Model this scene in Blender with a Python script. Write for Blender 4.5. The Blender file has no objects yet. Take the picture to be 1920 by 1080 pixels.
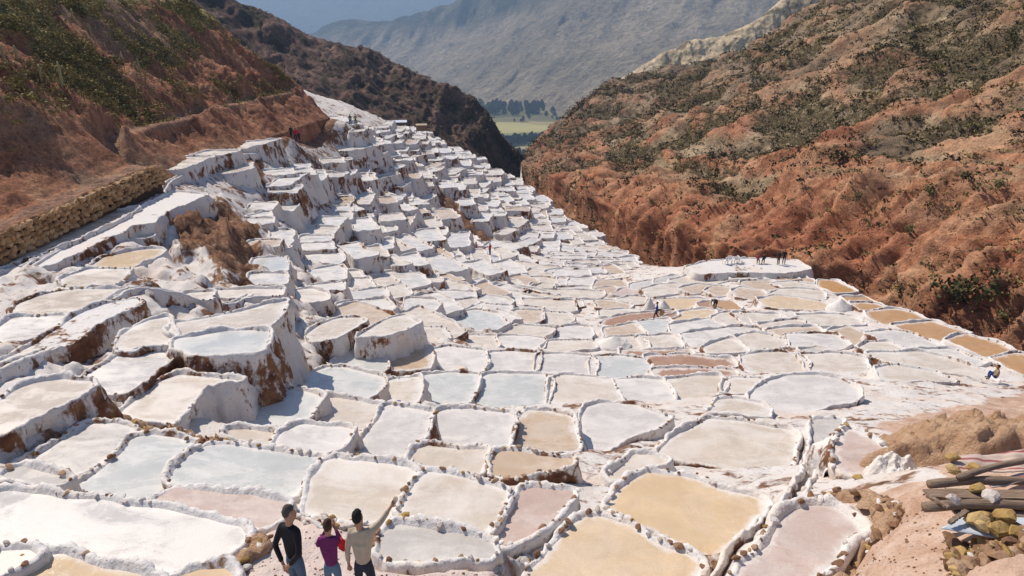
import bpy, bmesh, math, random
import numpy as np
from mathutils import Vector, Matrix
from mathutils.geometry import delaunay_2d_cdt
random.seed(7); rng = np.random.default_rng(11)
S = bpy.context.scene
COL = S.collection
# ------------------------------------------------------------------ camera
F = 1300.0; PITCH = math.radians(20.8)          # focal length in photo pixels (1920 wide)
cam_d = bpy.data.cameras.new('camera'); cam = bpy.data.objects.new('camera', cam_d); COL.objects.link(cam)
cam_d.sensor_width = 36.0; cam_d.lens = F / 1920 * 36; cam_d.clip_start = 0.1; cam_d.clip_end = 40000
cam.rotation_euler = (math.pi/2 - PITCH, 0, 0); cam.location = (0, 0, 0)
S.camera = cam
# ------------------------------------------------------------------ sky, sun, exposure
SUN = Vector((-0.50, 0.40, 0.78)).normalized()
w = bpy.data.worlds.new('World'); S.world = w; w.use_nodes = True
nt = w.node_tree; bg = nt.nodes['Background']
sky = nt.nodes.new('ShaderNodeTexSky'); sky.sky_type = 'NISHITA'; sky.sun_disc = False
sky.sun_elevation = math.asin(SUN.z); sky.sun_rotation = math.atan2(SUN.x, SUN.y)
sky.altitude = 3000; sky.dust_density = 2.0
nt.links.new(sky.outputs[0], bg.inputs[0]); bg.inputs[1].default_value = 0.13
sd = bpy.data.lights.new('sun', 'SUN'); sd.energy = 4.6; sd.angle = math.radians(0.53); sd.color = (1.0, 0.915, 0.80)
so = bpy.data.objects.new('sun', sd); COL.objects.link(so); so.rotation_euler = SUN.to_track_quat('Z', 'Y').to_euler()
vs = S.view_settings; vs.view_transform = 'Standard'; vs.look = 'None'; vs.exposure = 0.16; vs.gamma = 1.0
try: vs.use_curve_mapping = False
except Exception: pass
# ------------------------------------------------------------------ pixel of the photo -> place in the world
CP, SP = math.cos(PITCH), math.sin(PITCH)
def ray(px, py):
    a = (px - 960) / F; b = (540 - py) / F
    return a, CP + b * SP, b * CP - SP
def at(px, py, Y):                               # point on that line of sight at forward distance Y
    a, y, z = ray(px, py); t = Y / y
    return (a * t, Y, z * t)
def at_z(px, py, z0):
    a, y, z = ray(px, py); t = z0 / z
    return (a * t, y * t, z0)
def proj(x, y, z):
    d = y * CP - z * SP
    return 960 + F * x / d, 540 - F * (y * SP + z * CP) / d, d
# ------------------------------------------------------------------ noise
def _h(ix, iy, iz, s):
    n = (ix.astype(np.uint32) * np.uint32(374761393) + iy.astype(np.uint32) * np.uint32(668265263)
         + iz.astype(np.uint32) * np.uint32(2147483647) + np.uint32(s * 974711 + 13))
    n = (n ^ (n >> np.uint32(13))) * np.uint32(1274126177)
    n = n ^ (n >> np.uint32(16))
    return (n & np.uint32(0xffff)).astype(np.float64) / 32767.5 - 1.0
_G = rng.normal(size=(256, 3)); _G /= np.linalg.norm(_G, axis=1)[:, None]
def noise3(p, seed=0):
    p = np.asarray(p, float); i = np.floor(p).astype(np.int64); f = p - i
    u = f * f * f * (f * (f * 6 - 15) + 10); out = 0; flat3 = bool(f[:, 2].any())
    for dx in (0, 1):
        wx = u[:, 0] if dx else 1 - u[:, 0]
        for dy in (0, 1):
            wy = u[:, 1] if dy else 1 - u[:, 1]
            for dz in ((0, 1) if flat3 else (0,)):
                wz = u[:, 2] if dz else 1 - u[:, 2]
                h = ((_h(i[:, 0] + dx, i[:, 1] + dy, i[:, 2] + dz, seed) + 1) * 127.5).astype(np.int64)
                g = _G[np.clip(h, 0, 255)]
                out = out + wx * wy * wz * ((f - (dx, dy, dz)) * g).sum(1)
    return out * 1.5
def fbm(p, octv=4, seed=0, gain=0.5, ridged=False):
    p = np.asarray(p, float); a = 1.0; s = 0; sh = np.array([17.3, 17.3, 17.3 if p[:, 2].any() else 17.0])
    for o in range(octv):
        n = noise3(p * 2.03 ** o + o * sh, seed + o)
        s = s + a * ((1 - 2 * np.abs(n)) if ridged else n); a *= gain
    return s
def sstep(a, b, x):
    t = np.clip((np.asarray(x, float) - a) / (b - a), 0, 1); return t * t * (3 - 2 * t)
# ------------------------------------------------------------------ object helpers
def mesh(name, V, Fc, mats=None, smooth=True, fmat=None, col=None):
    me = bpy.data.meshes.new(name)
    V = np.asarray(V, np.float32).reshape(-1, 3)
    if isinstance(Fc, np.ndarray) and Fc.ndim == 2:
        k = Fc.shape[1]; me.vertices.add(len(V)); me.vertices.foreach_set('co', V.ravel())
        me.loops.add(Fc.size); me.loops.foreach_set('vertex_index', Fc.astype(np.int32).ravel())
        me.polygons.add(len(Fc)); me.polygons.foreach_set('loop_start', np.arange(0, Fc.size, k, dtype=np.int32))
        me.update(calc_edges=True)
    else:
        me.from_pydata([tuple(map(float, v)) for v in V], [], [tuple(int(i) for i in f) for f in Fc]); me.update()
    for m in (mats or []): me.materials.append(m)
    if fmat is not None: me.polygons.foreach_set('material_index', np.asarray(fmat, np.int32))
    me.polygons.foreach_set('use_smooth', np.full(len(me.polygons), bool(smooth)))
    if col is not None:
        c = np.ones((len(V), 4), np.float32); col = np.asarray(col); c[:, :col.shape[1]] = col
        at_ = me.color_attributes.new('col', 'FLOAT_COLOR', 'POINT'); at_.data.foreach_set('color', c.ravel())
    me.validate()
    return me
def obj(name, me, parent=None, loc=None, label=None, cat=None, group=None, kind=None):
    o = bpy.data.objects.new(name, me); COL.objects.link(o)
    if parent is not None: o.parent = parent
    if loc is not None: o.location = loc
    tag(o, label, cat, group, kind); return o
def tag(o, label=None, cat=None, group=None, kind=None):
    if label: o['label'] = label
    if cat: o['category'] = cat
    if group: o['group'] = group
    if kind: o['kind'] = kind
    return o
def empty(name, loc=(0, 0, 0), rz=0, **k):
    o = obj(name, None, None, loc, **k); o.rotation_euler = (0, 0, rz); o.empty_display_size = 0.2; return o
def gridfaces(nu, nv):
    i = np.arange((nu - 1) * (nv - 1)); a = i // (nv - 1); b = i % (nv - 1)
    q = a * nv + b
    return np.stack([q, q + nv, q + nv + 1, q + 1], 1)
# ------------------------------------------------------------------ materials
class NT:
    def __init__(s, name):
        s.m = bpy.data.materials.new(name); s.m.use_nodes = True; s.t = s.m.node_tree; s.b = s.t.nodes['Principled BSDF']
    def n(s, ty, **kw):
        x = s.t.nodes.new(ty)
        for k, v in kw.items():
            if k.startswith('_'): setattr(x, k[1:], v)
            else:
                sock = x.inputs[int(k[1:])] if k[0] == 'i' and k[1:].isdigit() else x.inputs[k]
                if isinstance(v, bpy.types.NodeSocket): s.t.links.new(v, sock)
                else: sock.default_value = v
        return x
    def link(s, a, b): s.t.links.new(a, b)
    def noise(s, scale, detail=4, rough=0.55, vec=None, dist=0.0):
        k = {'Scale': scale, 'Detail': detail, 'Roughness': rough, 'Distortion': dist}
        if vec is not None: k['Vector'] = vec
        return s.n('ShaderNodeTexNoise', **k).outputs['Fac']
    def geo(s): return s.n('ShaderNodeNewGeometry')
    def pos(s): return s.n('ShaderNodeNewGeometry').outputs['Position']
    def map(s, vec, scale=(1, 1, 1), rot=(0, 0, 0)):
        return s.n('ShaderNodeMapping', Vector=vec, Scale=scale, Rotation=rot).outputs[0]
    def ramp(s, fac, stops):
        r = s.n('ShaderNodeValToRGB', Fac=fac); e = r.color_ramp.elements
        e[0].position, e[0].color = stops[0][0], c4(stops[0][1]); e[1].position, e[1].color = stops[-1][0], c4(stops[-1][1])
        for p, c in stops[1:-1]:
            x = e.new(p); x.color = c4(c)
        return r.outputs[0]
    def mix(s, fac, a, b, mode='MIX'):
        x = s.n('ShaderNodeMix', _data_type='RGBA', _blend_type=mode)
        for sock, v in ((x.inputs[0], fac), (x.inputs[6], a), (x.inputs[7], b)):
            if isinstance(v, bpy.types.NodeSocket): s.t.links.new(v, sock)
            else: sock.default_value = c4(v) if isinstance(v, tuple) else v
        return x.outputs[2]
    def math(s, op, a, b=None, clamp=False):
        x = s.n('ShaderNodeMath', _operation=op, _use_clamp=clamp)
        for i, v in enumerate((a, b)):
            if v is None: continue
            if isinstance(v, bpy.types.NodeSocket): s.t.links.new(v, x.inputs[i])
            else: x.inputs[i].default_value = v
        return x.outputs[0]
    def bump(s, h, strength=0.5, dist=0.05, normal=None):
        k = {'Height': h, 'Strength': strength, 'Distance': dist}
        if normal is not None: k['Normal'] = normal
        return s.n('ShaderNodeBump', **k).outputs[0]
    def done(s, col, rough=0.8, normal=None, spec=0.3):
        for sock, v in ((s.b.inputs['Base Color'], col), (s.b.inputs['Roughness'], rough), (s.b.inputs['Specular IOR Level'], spec)):
            if isinstance(v, bpy.types.NodeSocket): s.t.links.new(v, sock)
            else: sock.default_value = c4(v) if isinstance(v, tuple) else v
        if normal is not None: s.t.links.new(normal, s.b.inputs['Normal'])
        return s.m
def c4(c): return (c[0], c[1], c[2], 1.0) if isinstance(c, (tuple, list)) and len(c) == 3 else (c if not isinstance(c, (int, float)) else (c, c, c, 1))
def g3(v): return (v, v, v)
def plain(name, col, rough=0.8, var=0.15, scale=30, bump=0.0):
    m = NT(name); p = m.pos(); n = m.noise(scale, 4, vec=p)
    c = m.mix(n, tuple(x * (1 - var) for x in col), tuple(min(1, x * (1 + var)) for x in col))
    return m.done(c, rough, m.bump(n, bump, 0.02) if bump else None)
def salt_mat(name, brown_lo, white=(0.745, 0.705, 0.675), up_clean=True):
    """white salt crust over brown earth; brown shows in irregular breaks, streaked down the walls"""
    m = NT(name); g = m.geo(); p = g.outputs['Position']
    sep = m.n('ShaderNodeSeparateXYZ', Vector=g.outputs['Normal']).outputs[2]
    wall = m.math('SUBTRACT', 1.0, m.math('ABSOLUTE', sep))
    big = m.noise(0.33, 3, 0.6, p, 0.4)
    st = m.noise(1.9, 5, 0.65, m.map(p, (1, 1, 0.35)), 0.3)
    fine = m.noise(9.0, 4, 0.6, p)
    k = m.math('ADD', m.math('MULTIPLY', big, 0.55), m.math('MULTIPLY', st, 0.45))
    k = m.math('ADD', k, m.math('MULTIPLY', wall, 0.085))
    k = m.math('ADD', k, m.math('MULTIPLY', m.math('SUBTRACT', fine, 0.5), 0.12))
    br = m.ramp(k, [(brown_lo, g3(0)), (brown_lo + 0.045, g3(1))])
    brown = m.ramp(m.noise(2.3, 4, 0.6, p), [(0.3, (0.075, 0.032, 0.02)), (0.5, (0.19, 0.085, 0.045)), (0.7, (0.30, 0.17, 0.085))])
    wh = m.mix(m.noise(1.1, 4, 0.6, p), tuple(x * 0.86 for x in white), white)
    wh = m.mix(m.ramp(m.noise(0.55, 3, 0.6, p), [(0.5, g3(0)), (0.72, g3(0.55))]), wh, (0.70, 0.55, 0.42))
    spk = m.ramp(m.noise(12, 4, 0.75, p), [(0.60, g3(0)), (0.68, g3(0.75))])
    wh = m.mix(spk, wh, (0.30, 0.2, 0.14))
    c = m.mix(br, wh, brown)
    h = m.math('ADD', m.math('MULTIPLY', st, 0.6), m.math('MULTIPLY', fine, 0.4))
    return m.done(c, 0.85, m.bump(h, 0.7, 0.12), 0.2)
def brine_mat(name, col, crust=(0.75, 0.70, 0.655), amount=0.5, rough=0.13):
    """shallow brine with salt crust forming in drifts; some of it rough crystals, some open water"""
    m = NT(name); p = m.pos(); oi = m.n('ShaderNodeObjectInfo').outputs['Random']
    off = m.n('ShaderNodeCombineXYZ', X=m.math('MULTIPLY', oi, 37.0), Y=m.math('MULTIPLY', oi, 91.0)).outputs[0]
    pv = m.n('ShaderNodeVectorMath', _operation='ADD', i0=p, i1=off).outputs[0]
    dr = m.noise(0.7, 6, 0.68, m.map(pv, (1, 1.9, 1), (0, 0, 0.5)), 0.6)
    fine = m.noise(10, 4, 0.75, pv); grain = m.noise(45, 2, 0.6, p)
    k = m.math('ADD', dr, m.math('MULTIPLY', m.math('SUBTRACT', fine, 0.5), 0.22))
    k = m.math('ADD', k, m.math('MULTIPLY', m.math('SUBTRACT', oi, 0.5), 0.10))
    f = m.ramp(k, [(0.40, g3(0)), (0.62, g3(amount))])
    dark = tuple(x * 0.78 for x in col)
    base = m.mix(m.ramp(m.noise(1.6, 6, 0.7, pv, 0.5), [(.35, g3(0)), (.65, g3(1))]), dark, col)
    c = m.mix(f, base, crust)
    ea = m.n('ShaderNodeSeparateColor', Color=m.n('ShaderNodeAttribute', _attribute_name='col').outputs['Color']).outputs[0]
    ring = m.math('ADD', ea, m.math('MULTIPLY', m.math('SUBTRACT', m.noise(3.2, 5, .7, pv, .5), .5), 1.5))
    c = m.mix(m.ramp(ring, [(.42, g3(0)), (.78, g3(.85))]), c, crust)
    wetm = m.ramp(m.noise(.42, 5, .65, pv, .8), [(.50, g3(0)), (.60, g3(.55))])
    c = m.mix(wetm, c, tuple(x * .84 for x in col))
    c = m.mix(m.ramp(grain, [(0.35, g3(0.3)), (0.55, g3(0))]), c, tuple(x * 0.7 for x in col))
    r = m.math('SUBTRACT', m.math('ADD', m.math('MULTIPLY', f, 0.45), rough + .08), m.math('MULTIPLY', wetm, .2), True)
    h = m.math('ADD', m.math('MULTIPLY', fine, 0.5), m.math('MULTIPLY', grain, 0.5))
    return m.done(c, r, m.bump(h, 0.2, 0.03), 0.5)
M = {}
M['rim'] = salt_mat('salt_crust_rim', 0.588)
M['wallsalt'] = salt_mat('salt_crust_slope', 0.535)
M['cleansalt'] = salt_mat('clean_salt', 0.70)
M['brownwall'] = salt_mat('salt_crust_earthy', 0.50)
for k, c, am in (('w', (0.665, 0.615, 0.57), .85), ('c', (0.68, 0.575, 0.465), .65), ('b', (0.60, 0.60, 0.57), .5), ('t', (0.60, 0.44, 0.295), .35),
                 ('y', (0.73, 0.53, 0.32), .22), ('o', (0.55, 0.305, 0.125), .08), ('r', (0.44, 0.245, 0.145), .08), ('p', (0.60, 0.445, 0.37), .4), ('g', (0.58, 0.53, 0.48), .5)):
    M[k] = brine_mat('brine_' + {'w': 'white', 'c': 'cream', 'b': 'pale_blue', 't': 'tan', 'y': 'yellow', 'o': 'orange', 'r': 'brown', 'p': 'pink', 'g': 'grey'}[k], c, amount=am)
M['x'] = M['rim']
# ------------------------------------------------------------------ ground surface under the terraces: (pixel x, pixel y, distance) of places on it
GP = [(560,1146,7.1),(960,1080,7.9),(200,1000,9.0),(-150,900,10.0),(-100,1080,7.4),(640,960,9.6),(960,960,9.7),(460,860,12.4),(160,850,13.6),(680,900,11.4),(860,940,10.2),
 (640,820,14.6),(800,830,15),(1000,850,14.5),(1030,800,18.5),(880,790,19),(760,790,17.8),(600,770,19.6),(500,770,18.6),(330,745,17.6),(80,760,15.2),(-200,760,13),
 (1200,790,19.5),(1450,740,25.5),(1300,850,15.6),(1300,950,11),(1180,1050,8.7),(1410,830,16.8),(1640,860,12.6),(1480,980,8.9),(1800,900,8.2),(1700,1000,7.2),(1880,1070,5.5),(2300,1000,5.5),
 (1700,1150,5.4),(1300,1200,6.4),(800,1200,6.6),(300,1200,6.6),(1850,850,10.3),
 (640,715,24.5),(840,730,27),(960,730,27.5),(1100,730,27.5),(1210,730,28),(1310,725,28.5),(850,670,34.5),(1000,680,34),(1170,680,35),(1300,680,36),(1300,640,43.5),(1230,600,54),(1300,560,64),(1400,520,73),
 (1400,498,77),(1300,495,82),(1600,562,60),(1740,610,49),(1900,675,37.5),(1700,690,34),(1550,680,36),(1700,715,29),(1500,620,48),
 (1000,625,47),(900,640,42),(1000,580,60),(1000,540,75),(1050,500,92),(900,480,105),(1150,492,100),(1110,445,122),(1000,365,155),(860,290,190),(700,218,168),(640,190,176),
 (660,232,112),(552,262,88),(800,330,138),(700,350,104),(600,330,87),(480,300,71),(300,390,47.5),(0,490,32.5),(150,440,39.5),(700,430,79),(850,420,100),(600,450,60),(590,500,50),(520,420,57),
 (400,430,45),(420,530,33.5),(200,520,29.5),(100,570,25.3),(60,630,21.5),(430,600,23.3),(410,650,20.6),(280,620,22),(250,700,18.8),(600,570,38),(680,560,44),(735,618,34),(650,610,35),(560,690,25),(680,680,31),(800,540,58),(750,500,66),(-120,600,22),(-300,560,24)]
GP3 = np.array([at(*g) for g in GP])
def _rbf_fit(P, z, lam=0.35):
    n = len(P); d = np.linalg.norm(P[:, None] - P[None], axis=2)
    A = np.zeros((n + 3, n + 3)); A[:n, :n] = -d - lam * np.eye(n); A[:n, n] = 1; A[:n, n + 1:] = P
    A[n, :n] = 1; A[n + 1:, :n] = P.T
    return np.linalg.solve(A, np.r_[z, 0, 0, 0])
_RP = GP3[:, :2]; _RW = _rbf_fit(_RP, GP3[:, 2])
# the rim of the salt slope: beyond it the ground falls into the ravine
EDGE = np.array([at(*g)[:2] for g in [(2600,900,27),(2150,770,31),(1925,690,37),(1740,608,49),(1600,556,61.5),(1500,512,73),(1420,496,80),(1310,489,86),(1200,492,100),(1120,445,125),(1000,358,160),(870,285,197),(770,240,215),(700,205,205),(640,182,186),(600,182,186)]])
def edge_dist(x, y):                               # > 0 outside (towards the ravine)
    best = np.full(len(x), 1e9); sign = np.zeros(len(x))
    for a, b in zip(EDGE[:-1], EDGE[1:]):
        d = b - a; L = d @ d; t = np.clip(((x - a[0]) * d[0] + (y - a[1]) * d[1]) / L, 0, 1)
        qx, qy = x - a[0] - t * d[0], y - a[1] - t * d[1]; r = np.hypot(qx, qy)
        s = d[0] * qy - d[1] * qx; m = r < best; best[m] = r[m]; sign[m] = np.where(s[m] > 0, -1, 1)
    return best * sign
def macro(x, y):
    x = np.atleast_1d(np.asarray(x, float)); y = np.atleast_1d(np.asarray(y, float)); out = np.zeros(len(x)); n = len(_RP)
    for i in range(0, len(x), 20000):
        q = np.c_[x[i:i+20000], y[i:i+20000]]; d = np.linalg.norm(q[:, None] - _RP[None], axis=2)
        out[i:i+20000] = -d @ _RW[:n] + _RW[n] + q @ _RW[n+1:]
    return out
def hit(px, py):                                   # where the line of sight of a photo pixel meets that surface
    a, yy, zz = ray(px, py); t = np.concatenate([np.arange(4, 60, 0.1), np.arange(60, 320, 0.4)]) 
    h = macro(a * t, yy * t); k = np.nonzero(zz * t < h)[0]
    if len(k) == 0: return None
    i = k[0]; return (a * t[i], yy * t[i], float(h[i]))
# ------------------------------------------------------------------ the salt pans, outlines as read off the photo. key: colour, tile, corners, optional level shift
PANS = []
def P(colr, tile, pts, name=None, dz=0.0):
    ox, oy, sc = {'A': (0, 0, 1), '01': (0, 360, 3), '11': (640, 360, 3), '21': (1280, 360, 3), '02': (0, 720, 3), '12': (640, 720, 3), '22': (1280, 720, 3), '00': (0, 0, 3), 'm': (1100, 480, 4.5)}[tile]
    v = list(map(float, pts.replace(',', ' ').split())); PANS.append(dict(c=colr, p=[(v[i] / sc + ox, v[i+1] / sc + oy) for i in range(0, len(v), 2)], name=name, dz=dz))
P('w','02','-90 620 0 615 350 640 560 660 800 705 1080 755 1240 790 1340 820 1370 860 1320 920 1240 970 1180 1000 1050 1040 940 1050 720 1020 560 985 440 950 330 930 220 920 60 910 -90 905','broad white crusted salt pan in the bottom left corner')
P('c','02','-150 935 0 940 150 945 185 970 60 1035 0 1065 -150 1110','small cream salt pan cut by the left edge of the photo near the bottom corner')
P('y','02','100 1085 190 985 340 975 470 1000 600 1045 760 1075 880 1110 880 1300 -60 1300 -60 1140','cream brine pan along the bottom edge below the broad white corner pan')
P('y','02','1010 1085 1130 1062 1250 1050 1290 1080 1290 1300 1000 1300','narrow cream pan on the bottom edge left of the three onlookers')
P('g','02','30 510 100 475 190 497 300 522 390 545 350 575 200 562 80 540','small murky salt pan behind the stone rim of the broad corner pan')
P('g','02','150 450 250 400 390 310 500 240 620 232 735 258 720 300 640 370 560 440 470 500 400 515 280 490 190 475','half shaded grey salt pan under the streaked white wall at left')
P('b','02','440 570 560 500 680 400 760 310 850 292 1000 308 1095 340 1070 380 1010 440 960 540 890 600 830 640 720 650 600 620 500 600','blue grey salt pan below the reddish earth bank at lower left')
P('b','02','980 550 1010 470 1080 400 1160 355 1260 347 1400 367 1550 387 1700 407 1805 418 1760 480 1700 560 1640 640 1500 625 1300 600 1130 580 1010 565','pale blue salt pan with stone lower rim, behind the pink strip')
P('p','02','890 650 990 598 1150 608 1400 643 1625 672 1580 740 1510 800 1470 810 1300 760 1150 720 950 665','pink brown pan just left of the man in black')
P('c','A','-40 775 0 757 43 733 67 723 110 716 160 720 165 732 110 760 30 800 0 817 -40 838','cream pan on top of the streaked white wall at the left edge')
P('w','A','167 710 200 687 227 670 267 662 323 660 310 677 283 697 260 720 230 735 205 738 190 725','white pan between lumpy salt banks, left of the tall white mesa')
P('c','A','313 714 330 707 400 714 452 714 385 722 360 747 333 775 326 792 287 790 250 780 233 775','cream pan with a tall lavender wall on its right, lower left terraces')
P('b','02','1240 215 1300 140 1360 90 1430 60 1560 42 1700 52 1800 87 1760 130 1700 190 1630 230 1580 248 1400 248 1290 230','blue white pan shaded by the wall on its left')
P('c','02','1270 268 1540 288 1530 340 1420 320 1310 290','thin cream pan tucked behind the stone rim of the pale blue pan')
P('c','A','577 789 600 759 612 750 640 753 711 764 702 787 683 810 668 822 655 801 625 797','tan cream pan left of a row of square white pans')
P('w','A','523 835 534 814 560 800 640 804 653 807 645 820 630 844 610 849 560 842','small white pan with lumpy salt wall on its right')
P('c','A','572 945 585 900 611 865 633 859 690 868 760 879 772 887 768 905 750 935 734 963 720 976 690 981 640 972 600 964 574 960','large cream salt pan right behind the three onlookers')
P('c','12','485 500 620 524 800 565 935 604 898 700 848 790 800 833 700 828 600 800 480 778 345 753 333 720 384 640 424 560','big cream pan right of the man pointing')
P('g','12','230 850 330 793 480 808 650 843 845 893 862 948 830 978 700 962 600 975 480 1000 300 990 210 950','pale pan just right of the pointing man, above loose rubble')
P('p','12','985 690 1015 603 1100 588 1310 603 1310 640 1240 700 1150 780 1050 850 960 890 932 915 903 880 905 830 945 760','pinkish triangular pan beneath the dark red streaked wall',-.18)
P('y','A','990 1085 1009 1053 1042 1020 1075 984 1100 970 1130 970 1173 985 1207 1009 1257 1032 1290 1044 1312 1060 1298 1092 1280 1160 990 1160','large yellow brine pan cut by the bottom edge')
P('y','A','1142 950 1162 922 1189 902 1217 887 1280 895 1330 912 1380 925 1421 939 1431 949 1425 962 1403 979 1388 999 1361 1026 1345 1043 1330 1046 1290 1028 1240 1003 1200 983 1167 966','large yellow brine pan beside the dark channel')
P('c','A','1247 849 1264 828 1282 816 1309 802 1333 790 1375 794 1430 802 1475 810 1484 819 1480 840 1473 867 1466 884 1440 886 1400 881 1350 876 1290 866 1252 857','cream tan pan above the two yellow ones')
P('c','A','1142 893 1162 880 1189 852 1215 855 1250 866 1200 878 1180 893 1150 904','narrow cream pan squeezed between two salt ridges above yellow brine')
P('t','12','864 508 855 440 903 388 1000 378 1100 403 1306 428 1288 453 1180 477 1060 502 940 521','tan pan just above the dark red streaked wall',.22)
P('c','12','395 435 433 363 480 353 620 373 806 378 796 440 778 505 650 497 480 458','cream pan with three lumps of salt at its upper corner')
P('w','12','464 328 484 260 543 172 593 153 700 158 936 173 946 200 926 280 916 343 810 353 640 347 560 337','square white pan left of the pinkish tan one')
P('t','12','984 310 989 240 1024 190 1063 158 1180 163 1276 188 1286 250 1306 340 1306 373 1200 382 1050 362 994 338','pinkish tan square pan between broad white salt banks')
P('w','12','1383 260 1369 180 1393 133 1480 113 1640 133 1720 158 1820 190 1740 238 1620 278 1520 337 1450 387 1432 396 1413 330','white rounded pan left of a long channel')
P('w','12','95 360 153 300 234 190 263 133 400 148 496 163 470 220 430 300 400 350 370 398 342 427 260 412 150 397 113 388','slanting white pan second in its row, lower centre')
P('b','A','565 718 582 705 615 692 640 693 716 711 711 722 694 740 680 750 640 741 605 736 580 727','pale blue pan at the foot of the big white mesa wall')
P('w','A','697 752 720 737 730 719 740 715 781 709 780 730 773 755 730 755')
P('b','A','787 757 790 735 795 707 840 702 893 705 888 720 878 740 871 755 830 758')
P('b','A','889 759 895 740 907 712 917 706 960 704 1016 706 1026 716 1023 735 1016 757 980 763 930 763','pale blue rectangular pan in the centre of the picture')
P('w','A','1035 757 1039 735 1042 714 1052 708 1100 710 1138 714 1148 735 1160 751 1150 753 1080 756')
P('w','A','1170 751 1163 731 1158 715 1200 713 1238 715 1253 735 1256 748 1220 753')
P('w','A','1265 747 1261 730 1254 715 1290 711 1348 708 1355 718 1343 734 1310 746')
P('w','A','1362 735 1366 717 1380 712 1430 714 1410 725 1400 735')
P('w','A','1417 746 1428 731 1452 717 1482 709 1530 707 1568 714 1597 729 1606 740 1588 750 1540 760 1490 773 1450 781 1432 779 1421 765','rounded pinkish white pan inside a looping salt rim at right')
P('c','22','155 150 222 102 300 93 420 118 467 146 474 180 350 167','little cream pan at the loop of the rounded white one')
P('t','11','244 998 263 942 340 918 400 888 485 884 485 940 475 982 380 997','tan half shaded pan right of the round blue one')
P('b','11','-20 955 0 940 70 898 180 893 222 940 227 1003 150 1022 60 1007 -20 985','round pale blue pan below the tall white mesa front')
P('w','11','508 986 514 893 600 879 796 903 796 960 777 1006 640 997')
P('w','11','828 1002 834 913 960 908 1096 918 1086 960 1077 1002 960 1007')
P('w','11','1114 1007 1123 923 1250 923 1397 933 1407 980 1407 1031 1280 1017')
P('b','11','1428 1032 1424 934 1550 934 1697 948 1717 990 1735 1028 1600 1042')
P('r','A','1222 689 1217 670 1240 670 1280 668 1330 674 1370 677 1376 683 1340 688 1280 688','upper of two brown pans side by side in the middle of the right field')
P('r','A','1230 703 1227 697 1280 694 1340 695 1373 698 1381 703 1340 705 1280 704','lower thinner strip of two brown pans one above another')
P('r','m','305 810 500 815 700 810 876 805 876 823 700 832 520 841 480 855 315 845','long thin red brown pan right of the frosted white salt wall')
P('t','m','165 622 398 584 474 663 330 676 195 681','tan brown pan left of the small blue white one, below the walker')
P('b','m','416 576 560 558 678 549 697 580 714 647 600 656 474 665','blue white pan directly below the walking worker')
P('w','m','195 703 437 694 503 786 300 786 243 776')
P('w','m','455 692 716 679 755 720 783 773 650 791 525 786')
P('r','m','155 582 185 543 370 504 570 489 750 474 735 490 650 521 560 536 400 566 205 596','reddish brown pan under the feet of the worker in blue')
P('y','m','676 527 850 484 1000 459 1064 467 1055 488 950 521 743 575 705 554','yellow tan pan right of the worker in blue')
P('w','m','735 591 850 574 1046 539 1144 590 1050 611 850 651 803 675 765 640')
P('w','m','1096 520 1152 494 1240 489 1306 530 1362 587 1180 596 1134 560')
P('w','m','845 671 1040 644 1300 614 1434 623 1415 648 1240 686 1080 736 1002 774 904 756 856 720')
P('c','m','1016 788 1092 754 1218 714 1296 770 1332 787 1150 806 1045 806')
P('c','m','1246 705 1430 664 1527 684 1642 731 1652 747 1480 766 1354 776')
P('c','m','1266 492 1400 494 1597 513 1642 539 1480 566 1394 575 1335 530')
P('c','m','1496 590 1640 564 1796 539 1796 597 1600 626 1534 636')
P('y','21','454 610 522 593 640 603 796 632 824 648 650 652 560 647 484 638')
P('w','21','494 573 562 558 680 553 765 563 774 598 650 592')
P('w','21','524 520 600 513 736 532 764 548 600 543')
P('t','21','354 510 498 508 524 538 440 552 346 530')
P('t','21','305 560 333 543 428 562 445 580 418 606 333 588')
P('t','21','484 480 503 458 578 463 634 485 560 492')
P('t','21','604 490 650 478 714 501 714 513')
P('o','21','795 503 840 503 950 558 862 562 804 534','orange pan at the far top of the strip along the ravine edge')
P('o','21','924 602 1038 602 1054 614 962 623')
P('o','21','965 633 1098 638 1150 660 1022 667','orange pan second of the strip along the ravine edge, by a salt heap')
P('o','21','1056 682 1200 668 1268 683 1358 720 1240 727 1133 737 1085 710','brown orange pan in the strip along the ravine edge, stony lower rim')
P('o','21','1198 760 1420 738 1580 795 1498 812 1440 831 1333 806','wide orange pan in the strip along the ravine edge')
P('o','21','1508 845 1602 809 1740 853 1865 905 1770 917 1722 927 1604 878','long orange pan near the lower end of the ravine edge strip')
P('o','21','1775 945 1920 922 2000 935 2000 1050 1920 1017 1852 983','orange pan cut by the right edge of the photo')
P('w','21','656 700 840 698 957 708 1002 738 850 742 742 742')
P('t','21','846 790 930 768 997 792 1025 838 960 856 903 818')
P('w','21','1066 800 1170 788 1278 803 1432 869 1390 886 1273 891 1184 848')
P('c','21','1016 880 1062 863 1150 853 1250 888 1100 897')
P('c','21','1066 921 1300 908 1478 943 1694 1020 1732 1056 1500 1016 1343 996 1153 947','long cream pan with a row of yellow stones on its lower rim at right')
P('w','21','1116 1000 1200 988 1400 1023 1520 1058 1350 1046 1200 1056 1144 1047')
P('c','21','686 930 860 913 996 938 1014 980 1034 1006 860 1001 714 1001')
P('w','21','356 931 441 918 560 913 646 928 674 960 674 1006 560 1016 404 1016 375 980','white pan with a wide curving salt rim around its left end')
P('w','21','1300 901 1518 898 1690 960 1600 972 1480 938')
P('w','21','606 811 750 808 857 813 912 858 840 876 624 862')
P('t','21','496 786 620 773 757 768 783 794 640 802 562 812')
P('c','21','446 760 560 738 640 728 732 746 600 767 494 786')
P('g','21','690 903 760 883 822 905 760 917')
P('c','m','746 210 850 188 960 154 1182 192 1030 236 850 236')
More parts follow.
